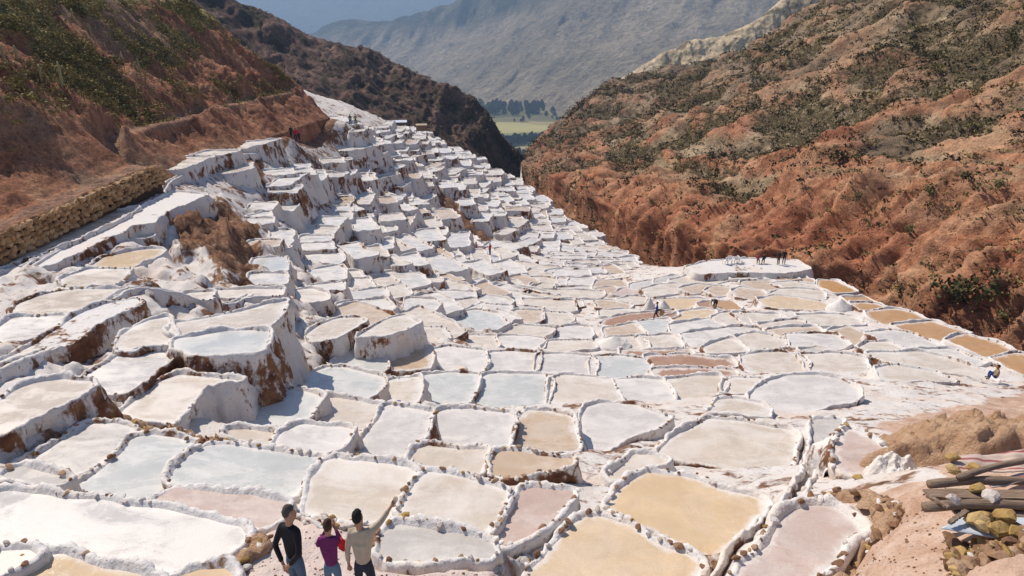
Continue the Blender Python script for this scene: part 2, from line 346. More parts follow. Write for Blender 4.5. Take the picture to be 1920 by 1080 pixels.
P('g','m','606 203 780 173 843 182 720 207 565 227')
P('g','m','405 250 540 219 632 240 510 276 388 268')
P('c','m','506 290 640 254 760 249 842 266 778 297 562 331')
P('t','m','816 286 950 254 1122 258 1018 297 880 306')
P('t','m','1036 300 1120 264 1196 273 1204 317 1100 326')
P('w','m','1205 153 1300 134 1390 129 1492 151 1390 176 1244 186')
P('y','m','648 382 800 374 1045 379 1055 398 900 406 780 455 703 446')
P('r','m','965 412 1056 393 1056 428 982 432')
P('o','m','1114 393 1198 393 1262 440 1247 461 1134 437')
P('t','m','105 428 105 384 200 388 360 430 340 437')
P('w','m','116 498 134 474 350 464 450 481 300 496')
P('t','m','85 258 104 219 298 219 323 244 200 262')
P('t','m','105 328 114 284 220 274 252 291 170 327 140 335')
P('c','m','297 368 380 354 464 354 437 396 380 396')
P('p','m','247 320 330 284 422 310 370 336')
P('b','11','666 738 693 680 760 674 860 694 913 740 850 771 722 776')
P('c','11','644 620 736 604 756 656 702 666')
P('w','11','574 563 734 573 734 598 602 606')
P('t','11','964 688 1000 674 1116 674 1106 718 1088 731 964 716')
P('c','11','1134 720 1153 684 1267 693 1274 720 1248 746 1134 737')
P('w','11','804 641 936 648 927 696 822 658')
P('w','11','954 642 1124 660 980 666')
P('c','11','914 772 1060 764 1190 773 1148 797 1128 811 1000 806 906 798')
P('w','11','1164 800 1222 774 1310 759 1376 764 1394 800 1376 826 1250 831 1164 836')
P('c','11','1146 878 1183 853 1280 849 1396 844 1412 868 1340 881 1200 896')
P('w','11','894 822 1050 819 1116 833 1116 877 1000 886 894 877')
P('w','11','694 818 847 818 864 867 780 876 684 848')
P('w','11','374 640 374 608 516 613 520 640 498 667 430 695','white topped mesa pan with brown broken front, centre left',0.3)
P('c','11','115 818 203 763 300 714 340 704 412 740 330 777 220 806','cream pan on the big white mesa above the round blue pan',0.4)
P('c','A','582 630 607 611 640 599 668 599 677 604 653 615 620 634 592 639','cream pan on a lavender walled mesa left of the big one',0.3)
P('w','11','-10 688 -10 632 240 609 274 658 90 687')
P('w','11','-10 612 -10 572 228 553 246 588')
P('w','11','-15 532 -15 503 138 493 172 538')
P('w','11','-20 490 -20 453 88 453 114 483')
P('c','11','455 826 455 763 558 773 594 818 500 827')
P('w','11','166 462 330 453 428 473 472 518 420 536')
P('w','11','244 541 330 524 374 579 300 597')
P('w','01','1766 187 1793 149 1920 144 1876 192')
P('c','01','1716 238 1743 203 1876 203 1856 237')
P('w','01','1706 283 1718 253 1846 253 1837 278')
P('w','01','1714 323 1709 296 1848 293 1872 318')
P('w','01','1746 388 1726 343 1878 334 1916 380 1910 396')
P('w','01','1764 505 1775 443 1898 424 1916 438 1916 487')
P('w','01','1768 532 1916 514 1916 546 1832 552')
P('c','01','1669 608 1655 563 1740 554 1815 572 1824 606 1720 616','rosy cream pan beside the white footpath, centre left')
P('w','01','1426 103 1443 64 1526 68 1498 102')
P('w','01','1414 138 1498 114 1506 138')
P('w','01','1424 187 1424 154 1506 154 1497 182')
P('t','01','1424 292 1424 283 1556 279 1537 307 1452 316')
P('b','01','1464 373 1586 373 1586 447 1436 447')
P('w','01','1406 517 1424 468 1586 463 1586 527')
P('c','01','105 688 125 633 252 584 400 559 712 559 600 597 500 647 350 686 330 691','large cream pan third up the left edge, below the yellow brine one',0.0)
P('w','01','-40 815 0 808 42 752 63 718 328 708 346 738 300 777 150 826 60 836 -40 838','white pan at the left edge under the large cream one')
P('y','01','525 420 603 373 722 344 850 329 893 333 847 368 730 427','yellow cream pan with tall white wall at its right, upper left terraces')
P('c','01','376 490 503 443 706 443 648 508 636 517 440 522 404 512')
P('c','01','684 250 742 218 826 194 816 262 780 262')
P('c','01','1015 603 1063 578 1178 573 1194 596')
P('c','01','1206 562 1400 558 1586 557 1576 573 1400 587 1224 597')
P('c','01','984 788 994 744 1152 724 1352 684 1500 645 1600 617 1575 660 1526 718 1488 756 1300 766 1150 781 1024 805','long cream pan on the big white mesa, upper half',0.15)
P('b','01','1014 878 1010 834 1200 804 1400 789 1484 794 1474 850 1445 915 1300 911 1092 920 1044 886','pale blue pan on the big white mesa with the sheer front wall',0.15)
P('c','01','694 858 704 812 763 773 852 729 906 714 926 750 945 830 945 856 830 866 770 885 704 886','cream pan in the crook of a curved salt bank, left terraces')
P('c','01','645 80 703 43 800 29 865 24 845 58 780 82')
P('c','00','935 955 925 930 1060 888 1170 884 1098 912 1000 951')
P('c','00','1085 878 1183 853 1320 853 1200 877')
P('c','00','1155 848 1400 803 1560 783 1450 812 1350 836')
P('c','00','1205 968 1253 938 1394 924 1384 948 1280 977')
P('g','22','774 213 876 204 828 248 796 280 805 350 785 430 795 466 744 486 757 380 763 280','narrow grey water channel basin at right of the cream tan pan')
P('p','22','884 476 874 400 894 302 950 254 1008 292 1090 342 1198 422 1300 452 1440 490 1378 537 1250 566 1050 556 1000 508 930 498','pinkish dry salt pan below the brown earth mound')
P('p','22','354 1060 424 980 484 900 564 793 642 724 740 694 850 694 946 752 1002 830 928 848 896 920 856 990 796 1048 736 1090 700 1300 200 1300','rough pink salt flat between the channel and the dirt path')

# footpath under the stone wall and flat topped salt banks (no brine: colour x)
P('c','A','-60 520 -60 497 0 480 70 457 140 423 195 398 250 392 225 407 178 430 118 455 60 478 0 497','salt covered footpath pan along the foot of the stone wall',-.05)
P('x','A','-40 545 0 522 100 482 190 438 248 408 298 378 330 362 385 366 300 398 280 418 240 424 215 438 150 468 100 492 40 514 0 536','crusted salt bank below the stone wall path, left terraces',.35)
P('x','A','-40 712 0 684 60 657 112 622 152 592 202 571 252 563 258 570 215 589 170 613 130 643 60 673 0 697','crusted salt bank carrying a dark channel across the left edge',.25)

P('x','A','1296 503 1330 494 1380 489 1440 488 1490 492 1510 503 1470 509 1380 507 1310 511','white salt platform at the edge of the ravine, with chairs',.36)
_r = random.Random(4)
for p in PANS:
    cx_ = np.mean([q[0] for q in p['p']]); cy_ = np.mean([q[1] for q in p['p']])
    if p['c'] == 'w' and cx_ > 1120 and cy_ < 700 and _r.random() < .62: p['c'] = _r.choice('ccct')
    elif p['c'] == 'w' and cx_ > 640 and not p['name'] and _r.random() < .3: p['c'] = 'c'
# ------------------------------------------------------------------ pan outlines in the world
def chaikin(q, n=2):
    q = np.asarray(q, float)
    for _ in range(n):
        r = np.roll(q, -1, 0); q = np.stack([q * .92 + r * .08, q * .08 + r * .92], 1).reshape(-1, 2)
    return q
def resample(q, ds):
    q = np.vstack([q, q[:1]]); L = np.r_[0, np.cumsum(np.linalg.norm(np.diff(q, axis=0), axis=1))]
    n = max(12, int(L[-1] / ds)); t = np.linspace(0, L[-1], n, endpoint=False)
    return np.c_[np.interp(t, L, q[:, 0]), np.interp(t, L, q[:, 1])]
def area2(q): return 0.5 * np.sum(q[:, 0] * np.roll(q[:, 1], -1) - q[:, 1] * np.roll(q[:, 0], -1))
def sdist(q, x, y):                                # signed distance to a closed outline, < 0 inside
    best = np.full(len(x), 1e18); ins = np.zeros(len(x), bool)
    for a, b in zip(q, np.roll(q, -1, 0)):
        d = b - a; t = np.clip(((x - a[0]) * d[0] + (y - a[1]) * d[1]) / max(1e-12, d @ d), 0, 1)
        best = np.minimum(best, (x - a[0] - t * d[0]) ** 2 + (y - a[1] - t * d[1]) ** 2)
        c = (a[1] > y) != (b[1] > y)
        if abs(b[1] - a[1]) > 1e-12: ins ^= c & (x < (b[0] - a[0]) * (y - a[1]) / (b[1] - a[1]) + a[0])
    return np.sqrt(best) * np.where(ins, -1, 1)
for p in PANS:
    c = np.mean(p['p'], 0); h = hit(*c); p['z'] = h[2] + p['dz']
    q = np.array([at_z(x, y, p['z'])[:2] for x, y in p['p']])
    if area2(q) < 0: q = q[::-1]
    dq = np.hypot(*q.mean(0)); dl = (.005 if dq < 15 else .009) * dq; tt = np.roll(q, -1, 0) - np.roll(q, 1, 0); tt /= np.linalg.norm(tt, axis=1)[:, None] + 1e-9; q = q + np.c_[tt[:, 1], -tt[:, 0]] * dl
    p['q'] = chaikin(q, 1); p['ctr'] = q.mean(0); p['d'] = float(np.hypot(*p['ctr'])); p['far'] = False
# ------------------------------------------------------------------ the crowded far terraces: pans laid along the contours
def inside(poly, x, y):
    r = False; n = len(poly)
    for i in range(n):
        (x1, y1), (x2, y2) = poly[i], poly[(i + 1) % n]
        if (y1 > y) != (y2 > y) and x < (x2 - x1) * (y - y1) / (y2 - y1) + x1: r = not r
    return r
FARMASK = [(330,385),(420,300),(560,268),(640,236),(608,188),(690,192),(870,281),(1000,355),(1115,443),(1190,488),(1110,520),(1100,560),(960,600),(870,640),(640,600),(640,345),(575,330),(540,420),(545,470),(480,470),(480,340),(400,330)]
FARNOT = [(300,370),(420,365),(490,400),(490,520),(380,520),(300,470)]
FARNOT2 = [(795,335),(825,345),(870,395),(945,448),(935,478),(885,462),(835,412),(800,375)]
fr = np.random.default_rng(5)
spots = []
Qs = [(p['q'].mean(0), np.max(np.linalg.norm(p['q'] - p['q'].mean(0), axis=1)), p['q']) for p in PANS]
NC = 22000
CX = fr.uniform(-30, 40, NC); CY = fr.uniform(36, 215, NC); CZ = macro(CX, CY); CE = edge_dist(CX, CY)
CGX = (macro(CX + .8, CY) - macro(CX - .8, CY)) / 1.6; CGY = (macro(CX, CY + .8) - macro(CX, CY - .8)) / 1.6
for ci in range(NC):
    x, y, z = float(CX[ci]), float(CY[ci]), float(CZ[ci]); px, py, d = proj(x, y, z)
    if CE[ci] > -1.0 or (x < -24.5 and y < 114) or not inside(FARMASK, px, py) or inside(FARNOT, px, py) or inside(FARNOT2, px, py): continue
    g = np.array([CGX[ci], CGY[ci]])
    sl = np.hypot(*g); th = math.atan2(g[1], g[0]) + fr.normal(0, .16)
    k = 1 + max(0, y - 70) / 480
    la, lc = fr.uniform(1.4, 3.4) * k, np.clip(fr.uniform(.95, 1.9) * k * (1.0 if sl < .5 else .8), .9, 3.2)
    r = math.sqrt(la * lc) * .97
    if any(math.hypot(x - a, y - b) < (r + rr) * .88 for a, b, rr in spots): continue
    bad = False
    for c, R, q in Qs:
        if math.hypot(x - c[0], y - c[1]) < R + la + .5 and sdist(q, np.array([x]), np.array([y]))[0] < r * .9 + .3: bad = True; break
    if bad: continue
    spots.append((x, y, r))
    e1 = np.array([-math.sin(th), math.cos(th)]) * la; e2 = np.array([math.cos(th), math.sin(th)]) * lc
    crn = []
    for a, b in ((-1, -1), (0, -1.03), (1, -1), (1.0, 0), (1, 1), (0, .98), (-1, 1), (-1.0, 0)):
        crn.append(np.array([x, y]) + e1 * (a * fr.uniform(.86, 1.1)) + e2 * (b * fr.uniform(.85, 1.1)))
    q = np.array(crn)
    if area2(q) < 0: q = q[::-1]
    zq = z + (1 if px < 1000 and py < 520 else .2) * fr.choice([0., .15, .35, .7, 1.1], p=[.25, .25, .22, .18, .10])
    PANS.append(dict(c=fr.choice(list('wwwwwccct')), z=zq, q=chaikin(q, 1), ctr=np.array([x, y]), d=math.hypot(x, y), far=True, name=None, p=[proj(a, b, zq)[:2] for a, b in q]))
print('pans', len(PANS), 'far', len(spots))
# ------------------------------------------------------------------ ground of the salt slope
ys = np.geomspace(2.6, 262, 570); ss = np.linspace(-1.5, 1.75, 410)
gy, gs = np.meshgrid(ys, ss, indexing='ij'); gx = gs * (gy * .72 + 7)
gx = np.clip(gx, -60, 95); gx, gy = gx.ravel(), gy.ravel()
ed = edge_dist(gx, gy)
gz = macro(gx, gy)
P3 = np.c_[gx, gy, gz]
amp = sstep(8, 30, gy)
lf = sstep(4, -6, gx - .05 * gy)                       # rougher, steeper ground on the left
gz = gz - .02 - .26 * sstep(8.6, 13, gy) + fbm(P3 * .35, 4, 3) * (.12 + .5 * lf) * amp * (1 - .85 * sstep(-22.5, -25.0, gx) * (gy < 118)) - 2.5 * sstep(-28.5, -31, gx) * (gy < 113) + fbm(P3 * 1.3, 3, 5) * (.06 + (.04 + .14 * lf) * amp) + fbm(P3 * 4.0, 3, 6, .65) * .04
# step-like breaks in the open crust
lf2 = 1 - sstep(-22.5, -25.0, gx)
lf = lf * lf2
gz = gz + .25 * lf * amp * np.sign(np.sin(gz * 4.5)) * np.abs(np.sin(gz * 4.5)) ** .35
outc = (1 - sstep(0, 1.5, sdist(np.array([hit(*q)[:2] for q in [(300,380),(420,374),(440,400),(490,425),(482,505),(440,520),(410,500),(380,460),(350,470)]]), gx, gy)))
gz = gz + outc * (fbm(P3 * .8, 4, 12, ridged=True) * .55 + fbm(P3 * 2.6, 4, 14) * .3)
out = np.maximum(0, ed - .8)
gz -= np.minimum(1.5 * out, 16) + np.minimum(out, 12) * .5 * np.abs(fbm(P3 * .18, 3, 9))
for p in PANS:
    q = p['q']; lo, hi = q.min(0) - 1.4, q.max(0) + 1.4
    k = np.nonzero((gx > lo[0]) & (gx < hi[0]) & (gy > lo[1]) & (gy < hi[1]))[0]
    if len(k) == 0: continue
    d = sdist(q if len(q) < 90 else q[::2], gx[k], gy[k])
    gz[k] = np.minimum(gz[k], p['z'] - .22 + np.maximum(0, d - .15) * 2.0)
salt_ground_V = np.c_[gx, gy, gz]
NG = (len(ys), len(ss))
# earth colours on the ground: 1 = bare earth instead of salt
def pxmask(V, poly, soft=14):
    d = V[:, 1] * CP - V[:, 2] * SP; d = np.maximum(d, .1)
    u = 960 + F * V[:, 0] / d; v = 540 - F * (V[:, 1] * SP + V[:, 2] * CP) / d
    return 1 - sstep(-soft, soft, sdist(np.array(poly, float), u, v) + fbm(V * .8, 3, 21) * soft)
earth = np.zeros(len(gx))
earth = np.maximum(earth, pxmask(salt_ground_V, [(298,375),(420,372),(440,400),(490,420),(482,505),(440,520),(410,500),(380,460),(350,470)], 9))   # brown outcrop, left
for pl_ in ([(790,325),(830,340),(875,390),(955,445),(940,485),(880,470),(828,415),(790,375)], [(735,520),(770,515),(800,540),(770,548)], [(455,288),(492,300),(497,345),(468,340)], [(640,420),(665,410),(672,450),(655,460)], [(1000,480),(1030,470),(1045,500),(1015,510)]):
    earth = np.maximum(earth, pxmask(salt_ground_V, pl_, 6) * .9)
earth = np.maximum(earth, pxmask(salt_ground_V, [(1640,795),(1900,742),(2300,700),(2600,1300),(1480,1300),(1560,1080),(1600,980),(1640,930),(1700,905),(1780,900),(1700,830)], 8))
earth = np.maximum(earth, sstep(1.2, 3.0, ed)); earth = np.maximum(earth, sstep(-27.2, -28.2, gx) * (gy > 30) * (gy < 113))
pink = pxmask(salt_ground_V, [(430,985),(520,955),(750,985),(960,1060),(960,1300),(430,1300)], 12)
dirt_c = np.array([.40, .235, .15]); red_c = np.array([.25, .12, .07])
nz = fbm(salt_ground_V * .6, 3, 31)[:, None]
ecol = np.where((gy < 18)[:, None], dirt_c * (1 + .18 * nz), red_c * (1 + .5 * nz))
gcol = np.c_[earth, pink, np.zeros(len(gx))]
m = NT('salt_ground'); p_ = m.pos(); att = m.n('ShaderNodeAttribute', _attribute_name='col')
sepc = m.n('ShaderNodeSeparateColor', Color=att.outputs['Color'])
g_ = m.geo(); nzz = m.n('ShaderNodeSeparateXYZ', Vector=g_.outputs['Normal']).outputs[2]
big = m.noise(.5, 4, .6, p_, .5); st = m.noise(2.2, 5, .65, m.map(p_, (1, 1, .4)), .3); fine = m.noise(11, 4, .65, p_)
k = m.math('ADD', m.math('MULTIPLY', big, .5), m.math('MULTIPLY', st, .5))
k = m.math('ADD', k, m.math('MULTIPLY', m.math('SUBTRACT', 1.0, nzz), .18))
brm = m.ramp(k, [(.535, g3(0)), (.60, g3(1))])
brown = m.ramp(m.noise(2.4, 6, .72, p_, .4), [(.28, (.055, .026, .018)), (.45, (.15, .07, .042)), (.58, (.27, .15, .085)), (.72, (.50, .40, .33))])
near_d = m.ramp(m.noise(1.6, 7, .7, p_, .4), [(.28, (.36, .205, .135)), (.5, (.54, .37, .275)), (.72, (.66, .52, .43))])
near_d = m.mix(m.ramp(m.noise(26, 4, .75, p_), [(.54, g3(0)), (.64, g3(.6))]), near_d, (.26, .15, .095))
wh = m.mix(m.noise(1.2, 5, .6, p_), (.58, .525, .49), (.74, .70, .67))
wh = m.mix(m.ramp(m.noise(9, 4, .75, p_), [(.58, g3(0)), (.67, g3(.75))]), wh, (.30, .19, .13))
wh = m.mix(m.ramp(m.noise(.7, 4, .6, p_), [(.48, g3(0)), (.7, g3(.6))]), wh, (.66, .50, .385))
sand = m.mix(sepc.outputs[1], wh, m.mix(m.noise(1.5, 5, .65, p_), (.56, .42, .36), (.72, .62, .56)))
c = m.mix(m.math('MULTIPLY', brm, m.math('SUBTRACT', 1.0, sepc.outputs[1])), sand, brown)
ysep = m.n('ShaderNodeSeparateXYZ', Vector=p_).outputs[1]
isnear = m.n('ShaderNodeMapRange', Value=ysep, i1=30.0, i2=36.0, i3=1.0, i4=0.0).outputs[0]
em = m.math('ADD', sepc.outputs[0], m.math('MULTIPLY', m.math('SUBTRACT', fine, .5), .35), True)
em = m.ramp(em, [(.38, g3(0)), (.62, g3(1))])
c = m.mix(em, c, m.mix(isnear, brown, near_d))
h = m.math('ADD', m.math('MULTIPLY', st, .6), m.math('MULTIPLY', fine, .4))
M['ground'] = m.done(c, .9, m.bump(m.math('ADD', h, m.math('MULTIPLY', m.noise(30, 4, .7, p_), .25)), .8, .1), .15)
obj('salt_slope_ground', mesh('salt_slope_ground', salt_ground_V, gridfaces(*NG), [M['ground']], True, None, gcol), kind='structure')
def ground_z(x, y):
    """height of the built ground mesh at x, y"""
    i = np.clip(np.searchsorted(ys, y), 1, len(ys) - 1)
    s = x / (y * .72 + 7); j = np.clip(np.searchsorted(ss, s), 1, len(ss) - 1)
    Z = gz.reshape(NG); ty = (y - ys[i-1]) / (ys[i] - ys[i-1]); tx = (s - ss[j-1]) / (ss[j] - ss[j-1])
    return float((Z[i-1, j-1] * (1-tx) + Z[i-1, j] * tx) * (1-ty) + (Z[i, j-1] * (1-tx) + Z[i, j] * tx) * ty)
# ------------------------------------------------------------------ hills and mountains
def hill_mat(name, bumps=1.0, fs=1.0, dapple=None, slant=0.0, scol=((.042, .034, .018), (.095, .076, .038), (.19, .15, .075))):
    """earth colour from the mesh, fine grain, and clumps of scrub whose density is stored in the colour's alpha"""
    m = NT(name); p = m.pos(); at_ = m.n('ShaderNodeAttribute', _attribute_name='col'); a = at_.outputs['Color']
    n1 = m.noise(.9 * fs, 6, .7, p, .3); n2 = m.noise(4.5 * fs, 5, .72, p)
    c = m.mix(1.0, a, m.ramp(n1, [(.25, g3(.5)), (.5, g3(1.0)), (.75, g3(1.5))]), 'MULTIPLY')
    c = m.mix(1.0, c, m.ramp(n2, [(.3, g3(.55)), (.5, g3(1.0)), (.7, g3(1.4))]), 'MULTIPLY')
    h = m.math('ADD', m.math('MULTIPLY', n1, .7), m.math('MULTIPLY', n2, .3))
    if dapple:
        pv = m.map(p, (1.0, 1.0, 1.9), (0, slant, 0))
        k = m.noise(.75 * dapple, 6, .68, pv, .25)
        k = m.math('ADD', k, m.math('MULTIPLY', m.math('SUBTRACT', at_.outputs['Alpha'], .5), .34))
        mask = m.ramp(k, [(.50, g3(0)), (.57, g3(.9))])
        sc = m.ramp(m.noise(2.4 * dapple, 4, .7, p), [(.3, scol[0]), (.5, scol[1]), (.7, scol[2])])
        c = m.mix(mask, c, sc); h = m.math('ADD', h, m.math('MULTIPLY', mask, .5))
    return m.done(c, .95, m.bump(h, 1.0, .8 / fs * bumps), .1)
def cr(pts, t):                                    # smooth curve through rows of control values, t in 0..n-1
    pts = np.asarray(pts, float); n = len(pts); i = np.clip(np.floor(t).astype(int), 0, n - 2); f = (t - i)
    f = f.reshape(f.shape + (1,) * (pts.ndim - 1))
    p0 = pts[np.maximum(i - 1, 0)]; p1 = pts[i]; p2 = pts[i + 1]; p3 = pts[np.minimum(i + 2, n - 1)]
    return p1 + .5 * f * (p2 - p0 + f * (2 * p0 - 5 * p1 + 4 * p2 - p3 + f * (3 * (p1 - p2) + p3 - p0)))
def patch(cols, nu, nv):
    """cols[i][j]: control points; i along the hill, j up the slope"""
    c = np.asarray(cols, float); tu = np.linspace(0, len(c) - 1, nu); a = cr(c, tu)              # nu, nj, 3
    b = cr(np.swapaxes(a, 0, 1), np.linspace(0, c.shape[1] - 1, nv)); return np.swapaxes(b, 0, 1)  # nu, nv, 3
def lerpc(fac, *cols):
    x = np.clip(fac, 0, .9999) * (len(cols) - 1); i = x.astype(int); f = (x - i)[:, None]; c = np.array(cols)
    return c[i] * (1 - f) + c[i + 1] * f
# ---- hill on the left with its trail
WALLX = -25.9
def left_base(y): return np.interp(y, [5, 20, 33, 50, 53, 62, 88, 112, 130], [-9.4, -9.9, -9.9, -9.5, -11.3, -12.4, -13.2, -13.9, -15])
yl = np.linspace(4, 150, 380); sl_ = np.r_[np.linspace(-1.5, 14, 150), np.linspace(14.3, 75, 170)]
LY, LS = np.meshgrid(yl, sl_, indexing='ij'); LY, LS = LY.ravel(), LS.ravel()
LXF = [WALLX - .1, WALLX - .1, WALLX - 2.2, -28.6, -30.0, -29.2, -29.0]
def left_hill(y, s):
    y = np.asarray(y, float); s = np.asarray(s, float)
    x0 = np.interp(y, [5, 50, 53, 70, 88, 112, 150], LXF)
    zb = left_base(y)
    flat = np.interp(y, [0, 49, 56], [1.7, 1.7, 0])
    rise = np.maximum(0, s - flat)
    z = zb + .76 * rise + .05 * np.minimum(s, flat)
    P = np.c_[x0 - s, y, z * .6]
    n = fbm(P * np.array([.06, .10, .05]), 4, 41) * 2.6 + fbm(P * np.array([.12, .38, .12]), 4, 43, ridged=True) * .75 + fbm(P * .9, 4, 47) * .30
    z = z + n * sstep(0, 5, rise)
    z = z + .16 * fbm(P * 1.5, 3, 49) * sstep(-.2, .3, rise + .3)
    ts = np.interp(y, [50, 57, 64, 75, 90, 104, 112], [.9, 4.2, 5.0, 5.0, 5.2, 5.4, 5.4])     # the trail
    on = np.exp(-((s - ts) / .75) ** 4) * sstep(48, 54, y) * (1 - sstep(110, 116, y))
    zt = zb + .76 * np.maximum(0, ts - flat) + .1 * fbm(np.c_[y * .2, y * 0, y * 0], 2, 51)
    below = sstep(0, 3, ts - s) * 0
    z = z * (1 - on) + (zt + .02 * (s - ts)) * on
    end = 114 + np.minimum(s, 40) * .22 - 5 * np.exp(-(s / 6.0) ** 2) * 0 + fbm(np.c_[s * .25, s * 0, s * 0 + 3], 3, 53) * 2.2
    z = z - 1.25 * np.maximum(0, y - end) * sstep(0, 1, y - end)
    neg = np.minimum(s, 0); z = z + np.where(neg < 0, 1.8 * neg - .1, 0); return x0 - np.where(s < 0, s * np.where(y < 51, .02, .5), s), z, on
LX, LZ, LON = left_hill(LY, LS)
V = np.c_[LX, LY, LZ]
n1 = fbm(V * .11, 4, 61); n2 = fbm(V * np.array([.3, .5, .3]), 4, 63); n3 = fbm(V * .05, 3, 65)
rise = np.maximum(0, LS - 1.5)
c_soil = lerpc(.5 + .55 * n2 + .2 * n3, (.21, .09, .055), (.37, .17, .098), (.49, .27, .16))
c_veg = lerpc(.5 + .7 * n1, (.18, .13, .065), (.34, .25, .11), (.52, .41, .17))
c_grey = np.array([.31, .22, .15])
veg = sstep(-.05, .22, n1 + .45 * n2 + .018 * (rise - 14)) * sstep(4, 13, rise)
col = c_soil * (1 - veg[:, None]) + c_veg * veg[:, None]
gr = (sstep(.1, .4, n3 - .3 * n2) * .6)[:, None]; col = col * (1 - gr) + c_grey * gr
tr = np.maximum(LON, sstep(.4, .1, np.abs(LS - .8) / 1.9) * (LY < 51))[:, None]
col = col * (1 - tr * .85) + np.array([.36, .215, .15]) * (tr * .85)
obj('hillside_left', mesh('hillside_left', V, gridfaces(len(yl), len(sl_)), [hill_mat('left_hill_earth', dapple=1.2, slant=.5, scol=((.075, .06, .024), (.19, .15, .055), (.38, .30, .12)))], True, None, np.c_[col, np.clip(.05 + .55 * veg, 0, 1)]), kind='structure')
# ---- red hill on the right, beyond the ravine
FT = [(86, -10, -16), (70, 15, -20), (57, 35, -25), (47, 55, -29.5), (37.5, 80, -34.5), (28, 110, -40), (20, 150, -45), (12.5, 195, -50), (8, 232, -54)]
SV = [-14, 0, 6, 14, 26, 42, 62, 85, 112, 150, 190]
def slope_z(s): return np.interp(s, [-14, 0, 6, 14, 26, 42, 62, 85, 112, 150, 190], [-12, 0, 5.4, 10.6, 17.5, 27.6, 40.5, 55, 71, 93, 112])
cols = []
for i, (x, y, z) in enumerate(FT):
    a = np.array(FT[max(0, i-1)][:2]); b = np.array(FT[min(len(FT)-1, i+1)][:2]); d = (b - a) / np.linalg.norm(b - a); n = np.array([d[1], -d[0]])
    if n[0] < 0: n = -n
    k = .97; hk = {195: .93, 232: .83}.get(y, 1.0)
    cols.append([(x + n[0] * s * k, y + n[1] * s * k, z + slope_z(s) * hk) for s in SV])
cols.append([(7, 262, -57), (11, 265, -53), (18, 268, -48), (28, 272, -40.5), (42, 278, -32), (61, 284, -27), (82, 288, -20), (106, 290, -16), (140, 292, -8), (180, 290, 0)])
cols.append([(6.2, 285, -58), (9, 292, -54), (16, 298, -49), (26, 303, -41), (40, 308, -31), (58, 311, -26), (80, 308, -21.5), (106, 312, -18), (140, 315, -13), (180, 315, -10)])
cols.append([(5.8, 300, -58), (11, 309, -53), (19, 316, -47), (33, 326, -37), (45, 329, -28.5), (58, 331, -24.5), (80, 325, -20.5), (109, 335, -20.5), (150, 340, -18), (190, 345, -16)])
for c_ in cols[-3:]: c_.insert(0, (c_[0][0] - 9, c_[0][1], c_[0][2] - 12))
cols.append([(x - 4, y + 45, z - 42) for x, y, z in cols[-1]])
NU, NV = 580, 410
# finer steps near the camera and low on the slope
c = np.asarray(cols, float); tu = (len(c) - 1) * (np.linspace(0, 1, NU) ** 1.0); A = cr(c, tu)
tv = (len(SV) - 1) * np.linspace(0, 1, NV); G = np.swapaxes(cr(np.swapaxes(A, 0, 1), tv), 0, 1).reshape(-1, 3)
U = np.repeat(tu, NV); Sv = np.tile(np.interp(tv, range(len(SV)), SV), NU)
du = np.gradient(G.reshape(NU, NV, 3), axis=0); dv = np.gradient(G.reshape(NU, NV, 3), axis=1)
Nn = np.cross(du, dv).reshape(-1, 3); Nn /= np.linalg.norm(Nn, axis=1)[:, None] + 1e-9
if Nn[:, 2].mean() < 0: Nn = -Nn
P = np.c_[G[:, 1] * .9 + G[:, 0] * .3, Sv, Sv * 0]
fade = np.clip(1.0 - sstep(9.0, 11, U) * .6, 0, 1)
lowb = (1 - sstep(6, 19, Sv + 7 * fbm(P * .05, 2, 70))) * (1 - .45 * sstep(5, 8, U))                             # eroded foot
gul = fbm(P * np.array([.22, .05, 1]), 4, 71, ridged=True)
gulf = fbm(P * np.array([.55, .10, 1]), 3, 72, ridged=True)
big = fbm(P * np.array([.022, .03, 1]), 4, 73)
med = fbm(P * np.array([.11, .09, 1]), 5, 75)
dia = fbm(np.c_[P[:, 0] * .03 + P[:, 1] * .018, P[:, 1] * .085 - P[:, 0] * .022, P[:, 0] * 0], 4, 77, ridged=True)  # slanting bands of rock
chute = fbm(np.c_[P[:, 0] * .085 + P[:, 1] * .03, P[:, 1] * .018, P[:, 0] * 0], 5, 74, ridged=True)
disp = big * 3.0 + med * .55 + dia * 2.2 + chute * 1.7 + gul * (.25 + 1.2 * lowb) + fbm(P * np.array([.085, .028, 1]), 3, 76, ridged=True) * 1.2 * lowb + gulf * (.12 + .55 * lowb) + fbm(P * .5, 4, 79) * .28 + fbm(P * np.array([.9, .5, 1]), 3, 80, ridged=True) * (.16 + .25 * lowb)
scarp = sstep(-.1, .1, np.sin(Sv * .33 + big * 5 + P[:, 0] * .03)) * .8 * lowb
disp = (disp + scarp) * fade * sstep(-1, 6, Sv + 2)
V = G + Nn * disp[:, None]
RH_V = V.reshape(NU, NV, 3); RH_N = Nn.reshape(NU, NV, 3)
redm = sstep(1.28, 1.8, dia + .35 * chute + .3 * med - .003 * Sv + .14 * fbm(P * .25, 3, 81)) * .85
redm = redm * (1 - .5 * sstep(20, 50, Sv)); redm = np.maximum(redm, lowb * sstep(-.7, .4, gul + .9 * med + .10 + .3 * fbm(P * .06, 3, 93)) * .9)
tan = sstep(-.35, .3, fbm(P * np.array([.045, .10, 1]), 4, 83) + .25 * med - .003 * (Sv - 40) + .3 * np.interp(U, [0, 4, 6, 8, 10], [.9, .7, .2, -.3, -.4]) * sstep(70, 25, Sv))
scrub = sstep(-.22, .25, fbm(P * np.array([.06, .075, 1]), 5, 85) + .35 * fbm(P * .35, 3, 87) - .15 * lowb + .05)
c_red = lerpc(.42 + .4 * med + .25 * gulf, (.17, .052, .033), (.30, .10, .055), (.40, .165, .088), (.48, .27, .16))
